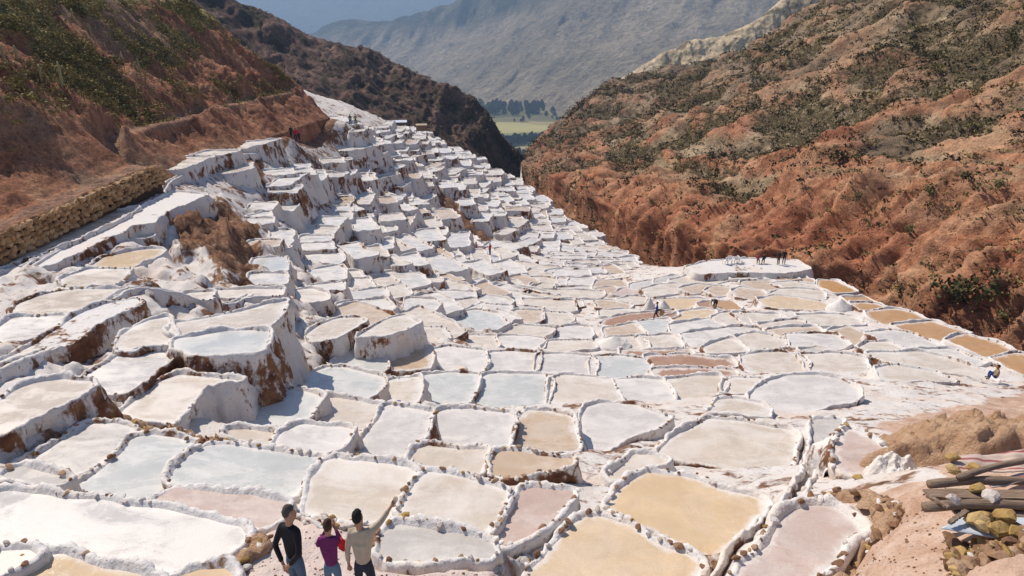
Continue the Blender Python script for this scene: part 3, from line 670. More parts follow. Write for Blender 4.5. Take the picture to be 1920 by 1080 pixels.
c_tan = lerpc(.5 + .6 * fbm(P * .3, 3, 89), (.22, .155, .095), (.33, .24, .15), (.45, .345, .225))
c_brn = lerpc(.5 + .6 * med, (.14, .098, .066), (.21, .15, .10), (.28, .205, .14))
c_scr = lerpc(.5 + .6 * fbm(P * .4, 3, 91), (.050, .042, .022), (.095, .078, .038), (.15, .12, .058))
col = c_brn * (1 - tan[:, None]) + c_tan * tan[:, None]
col = col * (1 - redm[:, None]) + c_red * redm[:, None]
sc_ = (scrub * (1 - .75 * redm) * .35)[:, None]; col = col * (1 - sc_) + c_scr * sc_
farp = (sstep(6.5, 9.5, U) * .35)[:, None]; col = col * (1 - farp) + np.array([.13, .09, .07]) * farp
RH_red = redm.reshape(NU, NV); RH_scrub = scrub.reshape(NU, NV)
obj('hillside_right', mesh('hillside_right', V, gridfaces(NU, NV)[:, ::-1].copy(), [hill_mat('right_hill_earth', .6, dapple=1.0, slant=-.6, scol=((.05, .040, .020), (.115, .09, .044), (.23, .18, .09)))], True, None, np.c_[col, np.clip(.16 + .40 * scrub - .25 * redm - .15 * lowb + .16 * sstep(3, 8, U), 0, 1)]), kind='structure')
# ---- dark ridge behind the terraces
RIDGE = {}
def ridge(name, crest, base, nu, nv, back, amp, sc, colf, fs, seed):
    cc = np.array([at(*q) for q in crest]); bb = np.array([at(*q) for q in base])
    bi = np.c_[[np.interp(np.linspace(0, 1, len(cc)), np.linspace(0, 1, len(bb)), bb[:, k]) for k in range(3)]].T
    cs = [[b, b * .66 + c * .34 + (0, 0, -.02 * np.linalg.norm(c - b)), b * .33 + c * .67, c, c + np.array(back)] for b, c in zip(bi, cc)]
    G = patch(cs, nu, nv).reshape(-1, 3); L = np.linalg.norm(cc[0] - cc[-1])
    T = np.tile(np.linspace(0, 1, nv), nu)
    d = fbm(G * sc, 5, seed) * amp + fbm(G * sc * np.array([3, 1, 1]), 4, seed + 3, ridged=True) * amp * .45 + fbm(G * sc * 6, 4, seed + 5, ridged=True) * amp * .16
    keep = .35 + .65 * (1 - np.exp(-((T - .75) / .05) ** 2))
    G2 = G.copy(); G2[:, 2] += d * keep * .7; G2[:, 1] -= d * keep * .7
    RIDGE[name] = G2
    return obj(name, mesh(name, G2, gridfaces(nu, nv), [hill_mat(name + '_earth', fs=fs, dapple=.5 if 'ridge' in name else .35)], True, None, np.c_[colf(G, T), np.full(len(G), .26 if 'ridge' in name else .22)]), kind='structure')
def col_mid(G, T):
    a = fbm(G * .05, 5, 101); b = fbm(G * .16, 4, 103)
    c = lerpc(.5 + .5 * a + .3 * b, (.10, .06, .047), (.17, .104, .08), (.24, .152, .115))
    v = sstep(.02, .3, fbm(G * .11, 5, 105))[:, None] * .7
    c = c * (1 - v) + np.array([.04, .036, .022]) * v
    r = (sstep(.1, .4, fbm(G * .03, 3, 107)) * sstep(30, 0, np.abs(G[:, 0] + 10)))[:, None]
    return c * (1 - r * .6) + np.array([.16, .062, .036]) * r * .6
ridge('ridge_behind_terraces', [(300,-60,330),(380,-20,330),(455,20,330),(520,42,330),(600,82,335),(680,103,330),(740,132,325),(800,163,315),(850,186,310),(890,203,308),(915,232,305),(933,260,300),(958,290,296),(985,318,290),(1000,345,285)],
      [(300,230,190),(500,240,200),(640,262,212),(770,275,228),(860,312,245),(950,345,268),(1000,360,278)], 320, 150, (0, 60, -45), 5.0, .035, col_mid, .5, 110)
def col_pale(G, T):
    a = fbm(G * .02, 5, 121); b = fbm(G * .10, 3, 123)
    c = lerpc(.5 + .5 * a, (.50, .38, .24), (.62, .48, .31), (.70, .57, .40)); v = sstep(.22, .38, b)[:, None] * .75
    return c * (1 - v) + np.array([.10, .085, .05]) * v
ridge('pale_hill', [(1120,185,660),(1205,128,640),(1260,98,640),(1300,82,640),(1380,65,640),(1430,32,640),(1465,0,650),(1560,-90,660),(1750,-200,680)],
      [(1120,260,560),(1300,210,540),(1500,180,540),(1750,60,560)], 200, 100, (0, 90, -60), 6.0, .02, col_pale, .3, 130)
# ---- valley floor and the mountains beyond it
VZ = -230.0
def col_val(G, T): return None
m = NT('valley_floor_earth'); p = m.pos(); n = m.noise(.006, 5, .6, p)
M['valley'] = m.done(m.ramp(n, [(.3, (.07, .075, .03)), (.5, (.17, .15, .07)), (.7, (.24, .19, .10))]), .95, None, .1)
obj('valley_floor', mesh('valley_floor', [(-9000, 330, VZ), (9000, 330, VZ), (9000, 14000, VZ), (-9000, 14000, VZ)], np.array([[0, 1, 2, 3]]), [M['valley']], False), kind='structure')
def mountain(name, cols, nu, nv, amp, sc, colf, fs, seed, gull):
    G = patch(cols, nu, nv).reshape(-1, 3); T = np.tile(np.linspace(0, 1, nv), nu)
    d = fbm(G * sc, 5, seed) * amp + fbm(np.c_[(G[:, 0] + G[:, 1] * gull) * sc * 2.6, G[:, 2] * sc * .5, G[:, 1] * 0], 5, seed + 3, ridged=True) * amp * .6 + fbm(G * sc * 8, 4, seed + 7) * amp * .10
    d = d * sstep(0, .12, T)
    G2 = G.copy(); G2[:, 1] -= d; G2[:, 2] += d * .5
    return obj(name, mesh(name, G2, gridfaces(nu, nv), [hill_mat(name + '_earth', 1.5, fs)], True, None, colf(G, T)), kind='structure')
def pt(px, py, Y): return at(px, py, Y)
foot = [(300,205),(560,200),(750,193),(890,190),(985,198),(1070,214),(1200,226),(1420,226),(1700,226)]
top = [(480,115,4100),(560,80,4050),(640,52,3950),(730,46,3800),(880,-6,3550),(1020,-55,3300),(1220,-95,3100),(1420,-110,3000),(1700,-120,2900)]
cols = []
for f, t in zip(foot, top):
    a = np.array(at_z(*f, VZ)); b = np.array(pt(*t)); k = []
    for q in (0, .25, .5, .75, 1.0): k.append(a * (1 - q) + b * q + np.array([0, 0, -.05 * np.sin(q * math.pi) * np.linalg.norm(b - a)]))
    k.append(b + np.array([0, 700, -350])); cols.append(k)
def col_mount(G, T):
    a = fbm(G * .0016, 5, 141); b = fbm(np.c_[(G[:, 0] * 1 - G[:, 2] * .5) * .006, G[:, 2] * .0015, G[:, 1] * 0], 5, 143)
    c = lerpc(.5 + .35 * a + .35 * b, (.22, .18, .11), (.36, .28, .18), (.48, .375, .25))
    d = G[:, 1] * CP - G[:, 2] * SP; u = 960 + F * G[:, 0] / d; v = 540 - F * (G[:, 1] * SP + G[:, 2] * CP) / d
    f = sstep(-30, 26, (175 - .155 * u) - v + a * 30)[:, None] * .92                              # darker, greener tone over the upper left flank
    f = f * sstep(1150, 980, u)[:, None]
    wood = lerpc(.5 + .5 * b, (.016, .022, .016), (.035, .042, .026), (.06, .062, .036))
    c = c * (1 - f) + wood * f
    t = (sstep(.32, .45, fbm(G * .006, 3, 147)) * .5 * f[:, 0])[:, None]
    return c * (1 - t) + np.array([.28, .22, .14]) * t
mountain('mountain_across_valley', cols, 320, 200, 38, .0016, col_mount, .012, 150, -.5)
cols = []
for x in np.linspace(0, 1600, 9):
    k = [(at(x, 140, 6300)[0], 6300.0, VZ - .5)]
    for py, Y in ((90, 6700), (30, 7200), (-20, 7600), (-60, 8000)): k.append(at(x, py + 40 * math.sin(x * .011), Y))
    k.append(at(x, 0, 9600)); cols.append(k)
def col_far(G, T):
    a = fbm(G * .0008, 5, 161); b = fbm(G * .003, 4, 163)
    return lerpc(.5 + .45 * a + .3 * b, (.06, .065, .05), (.14, .13, .10), (.24, .21, .16))
mountain('distant_mountain', cols, 150, 100, 90, .0007, col_far, .006, 170, .4)
# ------------------------------------------------------------------ build every pan: brine sheet, crusted rim with its wall, stones
def rim_profile(h, wall):
    # offset from the brine edge, height above brine
    base = [(-.08, -.05), (-.01, .0), (.02, .65 * h), (.05, h), (.09, .95 * h), (.118, .5 * h), (.135, -.06)]
    w = [(.15, -.18), (.175, -.38), (.21, -.66), (.26, -1.0), (.33, -1.45), (.43, -2.05), (.6, -3.0)]
    return base + [q for q in w if -q[1] <= wall + .5]
ROWLABEL = {'x': 'salt bank', 'w': 'white crusted', 'c': 'cream', 'b': 'pale blue', 't': 'tan', 'y': 'yellow', 'o': 'orange', 'r': 'red brown', 'p': 'pinkish', 'g': 'greyish'}
def pix_area(p):
    q = np.array(p['p']); q = np.c_[np.clip(q[:, 0], 0, 1920), np.clip(q[:, 1], 0, 1080)]; return abs(area2(q))
PANS.sort(key=lambda p: -pix_area(p))
_ONES = 'zero one two three four five six seven eight nine ten eleven twelve thirteen fourteen fifteen sixteen seventeen eighteen nineteen'.split()
_TENS = ' ten twenty thirty forty fifty sixty seventy eighty ninety'.split(' ')
def say(v):
    v = min(99, max(0, int(round(v)))); return _ONES[v] if v < 20 else _TENS[v // 10] + ('-' + _ONES[v % 10] if v % 10 else '')
def pan_geom(p):
    d = p['d']; ds = float(np.clip(.0042 * d, .055, .28)); q = resample(p['q'], ds); z = p['z']; n = len(q)
    j = fbm(np.c_[q * (1.1 if d < 40 else .6), np.full(n, z)], 3, 201) * (.075 if d < 40 else .16 if not p['far'] else .26); 
    t = np.roll(q, -1, 0) - np.roll(q, 1, 0); t /= np.linalg.norm(t, axis=1)[:, None] + 1e-9; no = np.c_[t[:, 1], -t[:, 0]]
    q = q + no * j[:, None]
    wid = 1.0 if d < 30 else 1.0 + min(.7, (d - 30) / 80)
    h = .07 if d < 14 else .095 if d < 40 else .12
    if p['far']: h = .16
    prof = rim_profile(h, 2.6)
    hv = np.clip(1 + 1.2 * fbm(np.c_[q * .9, np.full(n, 7.7)], 4, 203), .2, 2.2)
    V = []
    for k, (o, zz) in enumerate(prof):
        oo = (o * wid if o > 0 else o)
        zc = np.where(zz > 0, zz * hv, zz)
        V.append(np.c_[q + no * (oo * (np.clip(.55 + .5 * hv, .6, 1.5) if o > 0 else np.ones(n)))[:, None], np.full(n, z) + zc])
    V = np.array(V); nr = len(prof); R = V.reshape(-1, 3); hgt = np.repeat([zz for _, zz in prof], n)
    topm = sstep(-.02, .05, hgt); wl = sstep(-.05, -.4, hgt)
    nn = np.tile(no, (nr, 1))
    lump = (fbm(R * 5.0, 4, 205, .7) * .042 + np.abs(fbm(R * 2.4, 2, 206)) * .03 + np.maximum(0, fbm(R * 8.0, 2, 209)) * .018) * topm
    flute = fbm(R * np.array([2.6, 2.6, .55]), 3, 207) * .2 * wl + fbm(R * np.array([.8, .8, .4]), 2, 208) * .22 * wl + fbm(R * np.array([6., 6., 1.6]), 2, 210) * .06 * wl
    R[:, :2] += nn * (lump * .8 + flute)[:, None]; R[:, 2] += lump
    i = np.arange(n); F_ = []
    for k in range(nr - 1): F_.append(np.stack([k * n + i, (k + 1) * n + i, (k + 1) * n + (i + 1) % n, k * n + (i + 1) % n], 1))
    return q, no, R, np.concatenate(F_)
def fill(q, z):
    c = q.mean(0); n = len(q); return np.vstack([np.c_[q, np.full(n, z)]])
stone_meshes = []
def stone_mesh(seed, sub=2, sq=(1, 1, .75)):
    bm = bmesh.new(); bmesh.ops.create_icosphere(bm, subdivisions=sub, radius=.5)
    co = np.array([v.co for v in bm.verts]); n = fbm(co * 2.2 + seed * 9.1, 3, 300 + seed)
    co = co * (1 + .35 * n)[:, None]; gr_ = np.random.default_rng(seed + 31)
    for _ in range(7):
        pn = gr_.normal(size=3); pn /= np.linalg.norm(pn); ex = co @ pn - gr_.uniform(.26, .40); co = co - np.maximum(0, ex)[:, None] * pn
    co = co * np.array(sq) * 1.2
    for v, k in zip(bm.verts, co): v.co = k
    me = bpy.data.meshes.new('stone'); bm.to_mesh(me); bm.free()
    return me
def stone_material(name, c0, c1, c2):
    m = NT(name); p = m.pos(); n = m.noise(9, 5, .65, p); oi = m.n('ShaderNodeObjectInfo').outputs['Random']
    c = m.ramp(m.math('ADD', m.math('MULTIPLY', n, .6), m.math('MULTIPLY', oi, .4)), [(.25, c0), (.5, c1), (.75, c2)])
    return m.done(c, .9, m.bump(n, .6, .05), .15)
M['st_brown'] = stone_material('brown_stone', (.13, .065, .04), (.27, .155, .09), (.42, .29, .19))
M['st_yellow'] = stone_material('yellow_stone', (.24, .14, .05), (.40, .255, .095), (.52, .37, .18))
M['st_white'] = stone_material('salted_stone', (.40, .33, .28), (.62, .56, .52), (.78, .74, .71))
for kind in ('st_brown', 'st_yellow', 'st_white'):
    for s in range(4):
        me = stone_mesh(s + len(stone_meshes), 2); me.materials.append(M[kind]); me.polygons.foreach_set('use_smooth', [False] * len(me.polygons)); stone_meshes.append((kind, me))
def pick_stone(w):
    k = random.choices(('st_brown', 'st_yellow', 'st_white'), w)[0]; return random.choice([m for kk, m in stone_meshes if kk == k])
def put_stone(parent, loc, size, mesh_, base=(0, 0, 0), rel=True):
    o = bpy.data.objects.new('stone', mesh_); COL.objects.link(o); o.parent = parent
    o.location = np.array(loc) - (np.array(base) if rel else 0); o.rotation_euler = (random.uniform(-.5, .5), random.uniform(-.5, .5), random.uniform(0, 6.3))
    o.scale = (size * random.uniform(.8, 1.5), size * random.uniform(.7, 1.1), size * random.uniform(.6, 1.0)); return o
small_stone = stone_mesh(90, 1)
def join_stones(items, ds):
    """many small stones as one mesh: list of (pos, size, material index)"""
    base = small_stone; bv = np.array([v.co for v in base.vertices]); bf = np.array([p.vertices[:] for p in base.polygons])
    V, Fc, mi = [], [], []
    for i, (pos, s, k) in enumerate(items):
        a = random.uniform(0, 6.3); c, s_ = math.cos(a), math.sin(a); R = np.array([[c, -s_, 0], [s_, c, 0], [0, 0, 1]])
        V.append((bv * np.array([s * random.uniform(.8, 1.6), s * random.uniform(.7, 1.1), s * .8])) @ R.T + pos); Fc.append(bf + i * len(bv)); mi += [k] * len(bf)
    return mesh('stones', np.concatenate(V), np.concatenate(Fc), [M['st_brown'], M['st_yellow'], M['st_white']], False, mi)
IND = 300
rest_V, rest_F, rest_M = [], [], []; off = 0
brine_rest = {}
used = set(); nst = 0
for i, p in enumerate(PANS):
    q, no, R, Fc = pan_geom(p); z = p['z']; n = len(q)
    p['rimq'] = q
    if i < IND:
        base = (float(p['ctr'][0]), float(p['ctr'][1]), z)
        cpx, cpy = np.mean([(np.clip(a, 0, 1920), np.clip(b, 0, 1080)) for a, b in p['p']], 0)
        lab = p['name']
        if not lab:
            zone = ('far terraces' if p['far'] else 'left terraces' if cpx < 640 else 'right field' if cpx > 1150 else 'central field')
            lab = f"{ROWLABEL[p['c']]} salt pan in the {zone}, {say(cpx / 19.2)} percent across, {say(cpy / 10.8)} percent down"
            if lab in used: lab = 'smaller ' + lab
            if lab in used: lab = 'the ' + lab
        used.add(lab)
        root = empty('salt_pan' if p['c'] != 'x' else 'salt_bank', base, label=lab, cat='salt pan' if p['c'] != 'x' else 'salt bank', group='salt pans on the terraced slope' if p['c'] != 'x' else None)
        b = np.array(base); zz = np.full(n, .0)
        qo = q + no * .03; ins = float(np.clip(.022 * p['d'], .25, .6)); bV, bF, bC = np.c_[qo, np.full(n, z)], [list(range(n))], None
        if not p['far'] and abs(area2(q)) > 1.5:
            lo_, hi_ = qo.min(0), qo.max(0); st_ = max(.12, ins * .55, float((hi_ - lo_).max()) / 30)
            gx_, gy_ = np.meshgrid(np.arange(lo_[0], hi_[0], st_), np.arange(lo_[1], hi_[1], st_)); gp = np.c_[gx_.ravel(), gy_.ravel()] + fr.uniform(-.2, .2, (gx_.size, 2)) * st_
            gp = gp[sdist(qo[::2], gp[:, 0], gp[:, 1]) < -st_ * .45]; cdt = delaunay_2d_cdt([Vector(v) for v in np.vstack([qo, gp])], [(a, (a + 1) % n) for a in range(n)], [], 1, 1e-5)
            cv = np.array([v[:] for v in cdt[0]]); bV = np.c_[cv, np.full(len(cv), z)]; bF = [tuple(f) for f in cdt[2]]
            bC = np.clip(1 + sdist(qo[::2], cv[:, 0], cv[:, 1]) / ins, 0, 1)[:, None] * np.ones(3)
        obj('brine' if p['c'] != 'x' else 'top_crust', mesh('brine', bV - b, bF, [M[p['c']]], False, None, bC), root)
        rim_o = obj('rim', mesh('rim', R - b, Fc, [M['brownwall' if lab.startswith('tan pan just above the dark') else 'rim']], True), root)
        # stones along the rim
        L = np.linalg.norm(np.roll(q, -1, 0) - q, axis=1); acc = 0; items = []
        dens = fbm(np.c_[q * .35, np.full(n, z)], 2, 211)
        for k in range(n):
            if p['far']: break
            pk = proj(*q[k], z); acc += L[k]
            if not (-20 < pk[0] < 1940 and 150 < pk[1] < 1100): continue
            sz = random.uniform(.06, .14) * (1.4 if random.random() < .12 else 1)
            if acc < sz * random.uniform(1.0, 2.0) or dens[k] < (-.32 if p['d'] < 22 else -.12): continue
            if no[k][1] > .45 and random.random() < .35: continue
            acc = 0; o_ = random.uniform(.02, .11); pos = np.array([*(q[k] + no[k] * o_), z + .05 + .03 * random.random()])
            if p['d'] < 17.5 and sz * 1150 / p['d'] > 8.5 and nst < 1100: put_stone(rim_o, pos, sz, pick_stone((4, 1.2, 6)), base); nst += 1
            else: items.append((pos - b, sz * (1.1 if p['d'] > 30 else 1), random.choices((0, 1, 2), (6, 1, 5))[0]))
        if items: obj('small_stones', join_stones(items, .1), rim_o, kind='stuff')
    else:
        rest_V.append(R); rest_F.append(Fc + off); rest_M.append(np.zeros(len(Fc), int)); off += len(R)
        bv, bo = brine_rest.setdefault(p['c'], ([], [])); st = sum(len(a) for a in bv); bv.append(np.c_[q + no * .03, np.full(n, z)]); bo.append(list(range(st, st + n)))
print('stones', nst)
if rest_V:
    root = empty('salt_pan_cluster', (0, 0, 0), label='crowd of tiny salt pans packed on the far white terraces', cat='salt pans', kind='stuff')
    obj('rim', mesh('rim', np.concatenate(rest_V), np.concatenate(rest_F), [M['rim']], True), root, kind='stuff')
    for k, (bv, bo) in brine_rest.items(): obj('brine', mesh('brine', np.concatenate(bv), bo, [M[k]], False), root, kind='stuff')
# ------------------------------------------------------------------ haze between here and the mountains
hz = NT('valley_haze'); hz.t.nodes.remove(hz.b); pv = hz.n('ShaderNodeVolumePrincipled'); pv.inputs['Density'].default_value = 1.6e-4; pv.inputs['Color'].default_value = (.5, .71, 1.0, 1); pv.inputs['Anisotropy'].default_value = .2
hz.link(pv.outputs[0], hz.t.nodes['Material Output'].inputs['Volume'])
X0, X1, Y0, Y1, Z0, Z1 = -9900., 9900., -300., 14600., -231.2, 620.
cube_v = [(x, y, z) for x in (X0, X1) for y in (Y0, Y1) for z in (Z0, Z1)]
cube_f = [(0, 1, 3, 2), (4, 6, 7, 5), (0, 4, 5, 1), (2, 3, 7, 6), (0, 2, 6, 4), (1, 5, 7, 3)]
obj('haze', mesh('haze', cube_v, cube_f, [hz.m], False), kind='stuff')
# ------------------------------------------------------------------ channels between crusted lips
m = NT('shaded_wet_bed'); p = m.pos(); M['wet'] = m.done(m.ramp(m.noise(6, 4, .6, p), [(.3, (.05, .03, .022)), (.7, (.13, .085, .062))]), .35, None, .4)  # damp bed, with the shadow of the lips put into its dark brown
def sweep(path, prof, closed=False):
    """profile (sideways, up) swept along a 3D path"""
    path = np.asarray(path, float); t = np.gradient(path[:, :2], axis=0); t /= np.linalg.norm(t, axis=1)[:, None] + 1e-9; no = np.c_[t[:, 1], -t[:, 0]]
    V = np.stack([np.c_[path[:, :2] + no * o, path[:, 2] + z] for o, z in prof], 1); return V.reshape(-1, 3), gridfaces(len(path), len(prof))
def px_path(pts, ds, lift=0., smooth=True):
    w_ = []
    for q in pts:
        h = hit(*q); w_.append((h[0], h[1], h[2] + lift))
    w_ = np.array(w_)
    t = np.linspace(0, len(w_) - 1, len(w_) * 12); c = cr(w_, t); L = np.r_[0, np.cumsum(np.linalg.norm(np.diff(c, axis=0), axis=1))]
    u = np.linspace(0, L[-1], max(8, int(L[-1] / ds))); return np.c_[[np.interp(u, L, c[:, k]) for k in range(3)]].T
def channel(pts, label, wd=.14, ds=.1, lift=.1):
    pa = px_path(pts, ds, lift); base = tuple(pa[0]); n = len(pa)
    pa[:, 2] = [ground_z(a, b) + lift for a, b in pa[:, :2]]
    pa[:, 2] = np.convolve(np.pad(pa[:, 2], 8, 'edge'), np.ones(17) / 17, 'valid')
    pa[:, :2] += np.c_[fbm(pa * 1.2, 2, 401), fbm(pa * 1.2, 2, 402)] * .05
    root = empty('water_channel', base, label=label, cat='channel', group='channels feeding the pans')
    k_ = .55 if wd < .1 else .9
    prof = [(-wd - .30 * k_, -1.0), (-wd - .2 * k_, -.15), (-wd - .15 * k_, .02), (-wd - .09 * k_, .055), (-wd - .03 * k_, .035), (-wd + .01, -.06), (-wd + .02, -.15)]
    for sgn in (1, -1):
        V, Fc = sweep(pa, [(o * sgn, z) for o, z in (prof if sgn == 1 else prof[::-1])]); 
        V = V + np.c_[fbm(V * 4, 3, 405), fbm(V * 4, 3, 406), fbm(V * 4.5, 3, 407)] * .04
        obj('lip', mesh('lip', V - base, Fc, [M['rim']], True), root)
    V, Fc = sweep(pa, [(-wd - .02, -.11), (0, -.13), (wd + .02, -.11)]); obj('channel_bed', mesh('channel_bed', V - base, Fc, [M['wet']], True), root)
    return pa
channel([(1527,793),(1526,830),(1522,860),(1510,893),(1490,928),(1465,952),(1440,977),(1413,1007),(1385,1034),(1345,1067),(1300,1095)], 'dark water channel running from the cream tan pan to the bottom edge', .085, .07, .13)
channel([(-30,522),(60,488),(120,464),(190,436),(228,410),(270,396),(300,366),(312,345),(335,330),(390,311),(450,292),(520,271)], 'dark water channel following the footpath below the stone wall', .12, .25, .3)
channel([(-30,706),(70,665),(125,630),(170,602),(215,577),(262,563),(350,563),(450,556),(535,549)], 'dark water channel winding across the left terraces', .10, .18, .35)
# ------------------------------------------------------------------ dry stone wall under the hill, left
wall_stone = stone_material('wall_stone', (.22, .12, .06), (.40, .235, .115), (.55, .36, .20))
ws = []
for s in range(5):
    me = stone_mesh(40 + s, 2, (1, .95, .95)); me.materials.append(wall_stone); me.polygons.foreach_set('use_smooth', [False] * len(me.polygons)); ws.append(me)
wy0, wy1 = 15.0, 50.6
root = empty('dry_stone_wall', (WALLX, wy0, float(macro(WALLX, wy0)[0])), label='brown dry stone retaining wall between the dirt trail and the salt footpath', cat='wall')
wb = np.array(root.location); core = []
yy = np.linspace(wy0, wy1, 60); zt = left_base(yy) + .02
V = []; 
for y, z in zip(yy, zt): V += [(WALLX + .12, y, z - 2.6), (WALLX - .02, y, z - .05), (WALLX - .6, y, z - .05), (WALLX - .6, y, z - 2.6)]
earth_core = plain('wall_core_earth', (.10, .06, .035), .95, .3, 8)
Fc = gridfaces(60, 4); e = len(V) - 4
me = mesh('core', np.array(V) - wb, [tuple(f) for f in Fc] + [(e, e+1, e+2, e+3), (3, 2, 1, 0)], [earth_core], False); obj('core', me, root)
cnt = 0
for r in range(5):
    y = 26.0 + random.uniform(0, .3)
    while y < wy1:
        L = random.uniform(.22, .6) * (1 + .2 * (r == 0)); ht = 1.45 / 5
        zc = float(np.interp(y, yy, zt)) - 1.42 + (r + .5) * ht + random.uniform(-.04, .04)
        o = bpy.data.objects.new('stone', random.choice(ws)); COL.objects.link(o); o.parent = root
        o.location = Vector((WALLX + .10 + (4 - r) * .02 + random.uniform(-.04, .05), y + L / 2, zc)) - Vector(wb)
        o.scale = (.40, L * 1.12, ht * random.uniform(1.0, 1.5)); o.rotation_euler = (random.uniform(-.35, .35), random.uniform(-.25, .25), random.uniform(-.25, .25)); cnt += 1
        y += L
print('wall stones', cnt)
# ------------------------------------------------------------------ plants
def leaf_blob(seed, n, r=(1, 1, .7), leaf=.16, hemi=True, core=True):
    g = np.random.default_rng(seed); V, Fc = [], []
    cl = [(g.normal(size=3) * np.array([.45, .45, .3]) * np.array(r) + (0, 0, .42 * r[2]), g.uniform(.28, .5)) for _ in range(7)]
    for i in range(n):
        c, rad = cl[g.integers(len(cl))]; d = g.normal(size=3); d /= np.linalg.norm(d); p = c + d * rad * g.uniform(.55, 1.05)
        if p[2] < .02: p[2] = abs(p[2]) * .3 + .02
        a = g.normal(size=3); a /= np.linalg.norm(a); b = np.cross(a, d); b /= np.linalg.norm(b) + 1e-9; s = leaf * g.uniform(.6, 1.3); k = len(V)
        V += [p - a * s * .5, p + b * s * .38, p + a * s * .6, p - b * s * .38]; Fc.append((k, k+1, k+2, k+3))
    return V, Fc
def foliage_mat(name, lo, mid, hi):
    m = NT(name); oi = m.n('ShaderNodeObjectInfo').outputs['Random']; p = m.pos()
    f = m.math('ADD', m.math('MULTIPLY', oi, .55), m.math('MULTIPLY', m.noise(3.0, 3, .6, p), .6))
    c = m.ramp(f, [(.2, lo), (.5, mid), (.85, hi)]); mm = m.done(c, .85, None, .15); return mm
M['shrub'] = foliage_mat('shrub_leaves', (.050, .050, .020), (.092, .088, .034), (.16, .14, .055))
M['shrub2'] = foliage_mat('olive_shrub_leaves', (.10, .095, .028), (.18, .155, .048), (.28, .22, .07))
M['drygrass'] = foliage_mat('dry_grass', (.14, .10, .04), (.24, .18, .075), (.34, .27, .12))
M['scrubmix'] = foliage_mat('dry_scrub_leaves', (.035, .030, .015), (.066, .054, .027), (.12, .095, .05))
M['twig'] = plain('twigs', (.10, .07, .045), .9, .3, 20)
shr = {}
for key in ('shrub', 'shrub2', 'drygrass'):
    shr[key] = []
    for s in range(3):
        V, Fc = leaf_blob(500 + s, 170, leaf=.20 if key != 'drygrass' else .26); shr[key].append(mesh('leaves', V, Fc, [M[key]], False))
st_v, st_f = [], []
for a in range(5):
    an = a * 1.256; k = len(st_v); d = np.array([math.cos(an), math.sin(an), 1.1]) * .45; w0 = np.array([-math.sin(an), math.cos(an), 0]) * .03
    st_v += [(*(-w0)[:2], -.1), (*(w0)[:2], -.1), tuple(d + w0 * .4), tuple(d - w0 * .4), (d[0]*.02, d[1]*.02, -.1)]; st_f += [(k, k+1, k+2, k+3), (k+4, k+1, k+2), (k+4, k, k+3)]
stems_me = mesh('stems', st_v, st_f, [M['twig']], False)
def shrub(loc, size, key, label, group, sq=1.0):
    u_, v_, _ = proj(*loc); lb_ = f'{label}, {say(max(0, u_ / 19.2))} percent across, {say(max(0, v_ / 10.8))} percent down'
    r = empty('shrub', loc, random.uniform(0, 6.3), label=lb_ if 0 <= u_ <= 1920 and 0 <= v_ <= 1080 else label, cat='shrub', group=group); r.scale = (size, size, size * sq)
    obj('leaves', random.choice(shr[key]), r); obj('stems', stems_me, r); return r
def tufts(name, pts, sizes, mat, label, cat, n=7):
    """many small tufts of dry plants as one mass"""
    g = np.random.default_rng(9); b = len(pts); n = 12; s = np.asarray(sizes)[:, None, None]
    c = g.normal(size=(b, n, 3)) * (.42, .42, .22); c[..., 2] = np.abs(c[..., 2]) + .05; c = np.asarray(pts)[:, None, :] + c * s
    a = g.normal(size=(b, n, 3)); a /= np.linalg.norm(a, axis=2)[..., None]; w_ = np.cross(a, g.normal(size=(b, n, 3))); w_ /= np.linalg.norm(w_, axis=2)[..., None]
    q = s * g.uniform(.14, .30, (b, n, 1)); V = np.stack([c - a * q, c + w_ * q * .6, c + a * q, c - w_ * q * .6], 2).reshape(-1, 3)
    Fc = np.arange(len(V)).reshape(-1, 4); return obj(name, mesh(name, V, Fc, [mat], False), label=label, cat=cat, kind='stuff')
pr = np.random.default_rng(77)
# right hill: pick grid places where scrub grows and the camera looks
vis = []
PXr = proj(RH_V[..., 0], RH_V[..., 1], RH_V[..., 2]); ok = (PXr[0] > 960) & (PXr[0] < 2000) & (PXr[1] > -60) & (PXr[1] < 720) & (RH_V[..., 1] > 30)
I, J = np.nonzero(ok)
W = (RH_scrub[I, J] * (1 - RH_red[I, J] * .8) + .06)
cell = np.linalg.norm(RH_V[np.minimum(I + 1, NU - 1), J] - RH_V[I, J], axis=1) * np.linalg.norm(RH_V[I, np.minimum(J + 1, NV - 1)] - RH_V[I, J], axis=1)
dist = np.linalg.norm(RH_V[I, J], axis=1); Wt = W * cell / dist ** 1.3; Wt /= Wt.sum()
sel = pr.choice(len(I), 150, False, Wt)
named_px = [(1575,300,3.0),(1610,300,2.2),(1485,390,2.4),(1560,405,1.6),(1830,180,2.6),(1790,560,3.6),(1850,545,3.8),(1690,545,1.8),(1870,350,2.0),(1810,335,2.0),(1220,380,2.6),(1310,150,3.0),(1705,435,1.6),(1520,150,2.8),(1650,60,3.0),(1720,230,2.2)]
def rh_at(px, py):
    d2 = (PXr[0] - px) ** 2 + (PXr[1] - py) ** 2; d2 = np.where(RH_V[..., 1] > 20, d2 + PXr[2] * .02, 1e9); i = np.unravel_index(np.argmin(d2), d2.shape); return RH_V[i]
for px, py, s in named_px: shrub(tuple(rh_at(px, py) - (0, 0, .1)), s * .62, 'shrub', 'large dark shrub on the red hillside', 'large shrubs on the red hillside')
for k in sel: shrub(tuple(RH_V[I[k], J[k]] - (0, 0, .08)), pr.uniform(.5, 1.25) * (1 + dist[k] / 260), pr.choice(['shrub', 'shrub', 'shrub2']), 'small dark shrub on the red hillside', 'small shrubs on the red hillside')
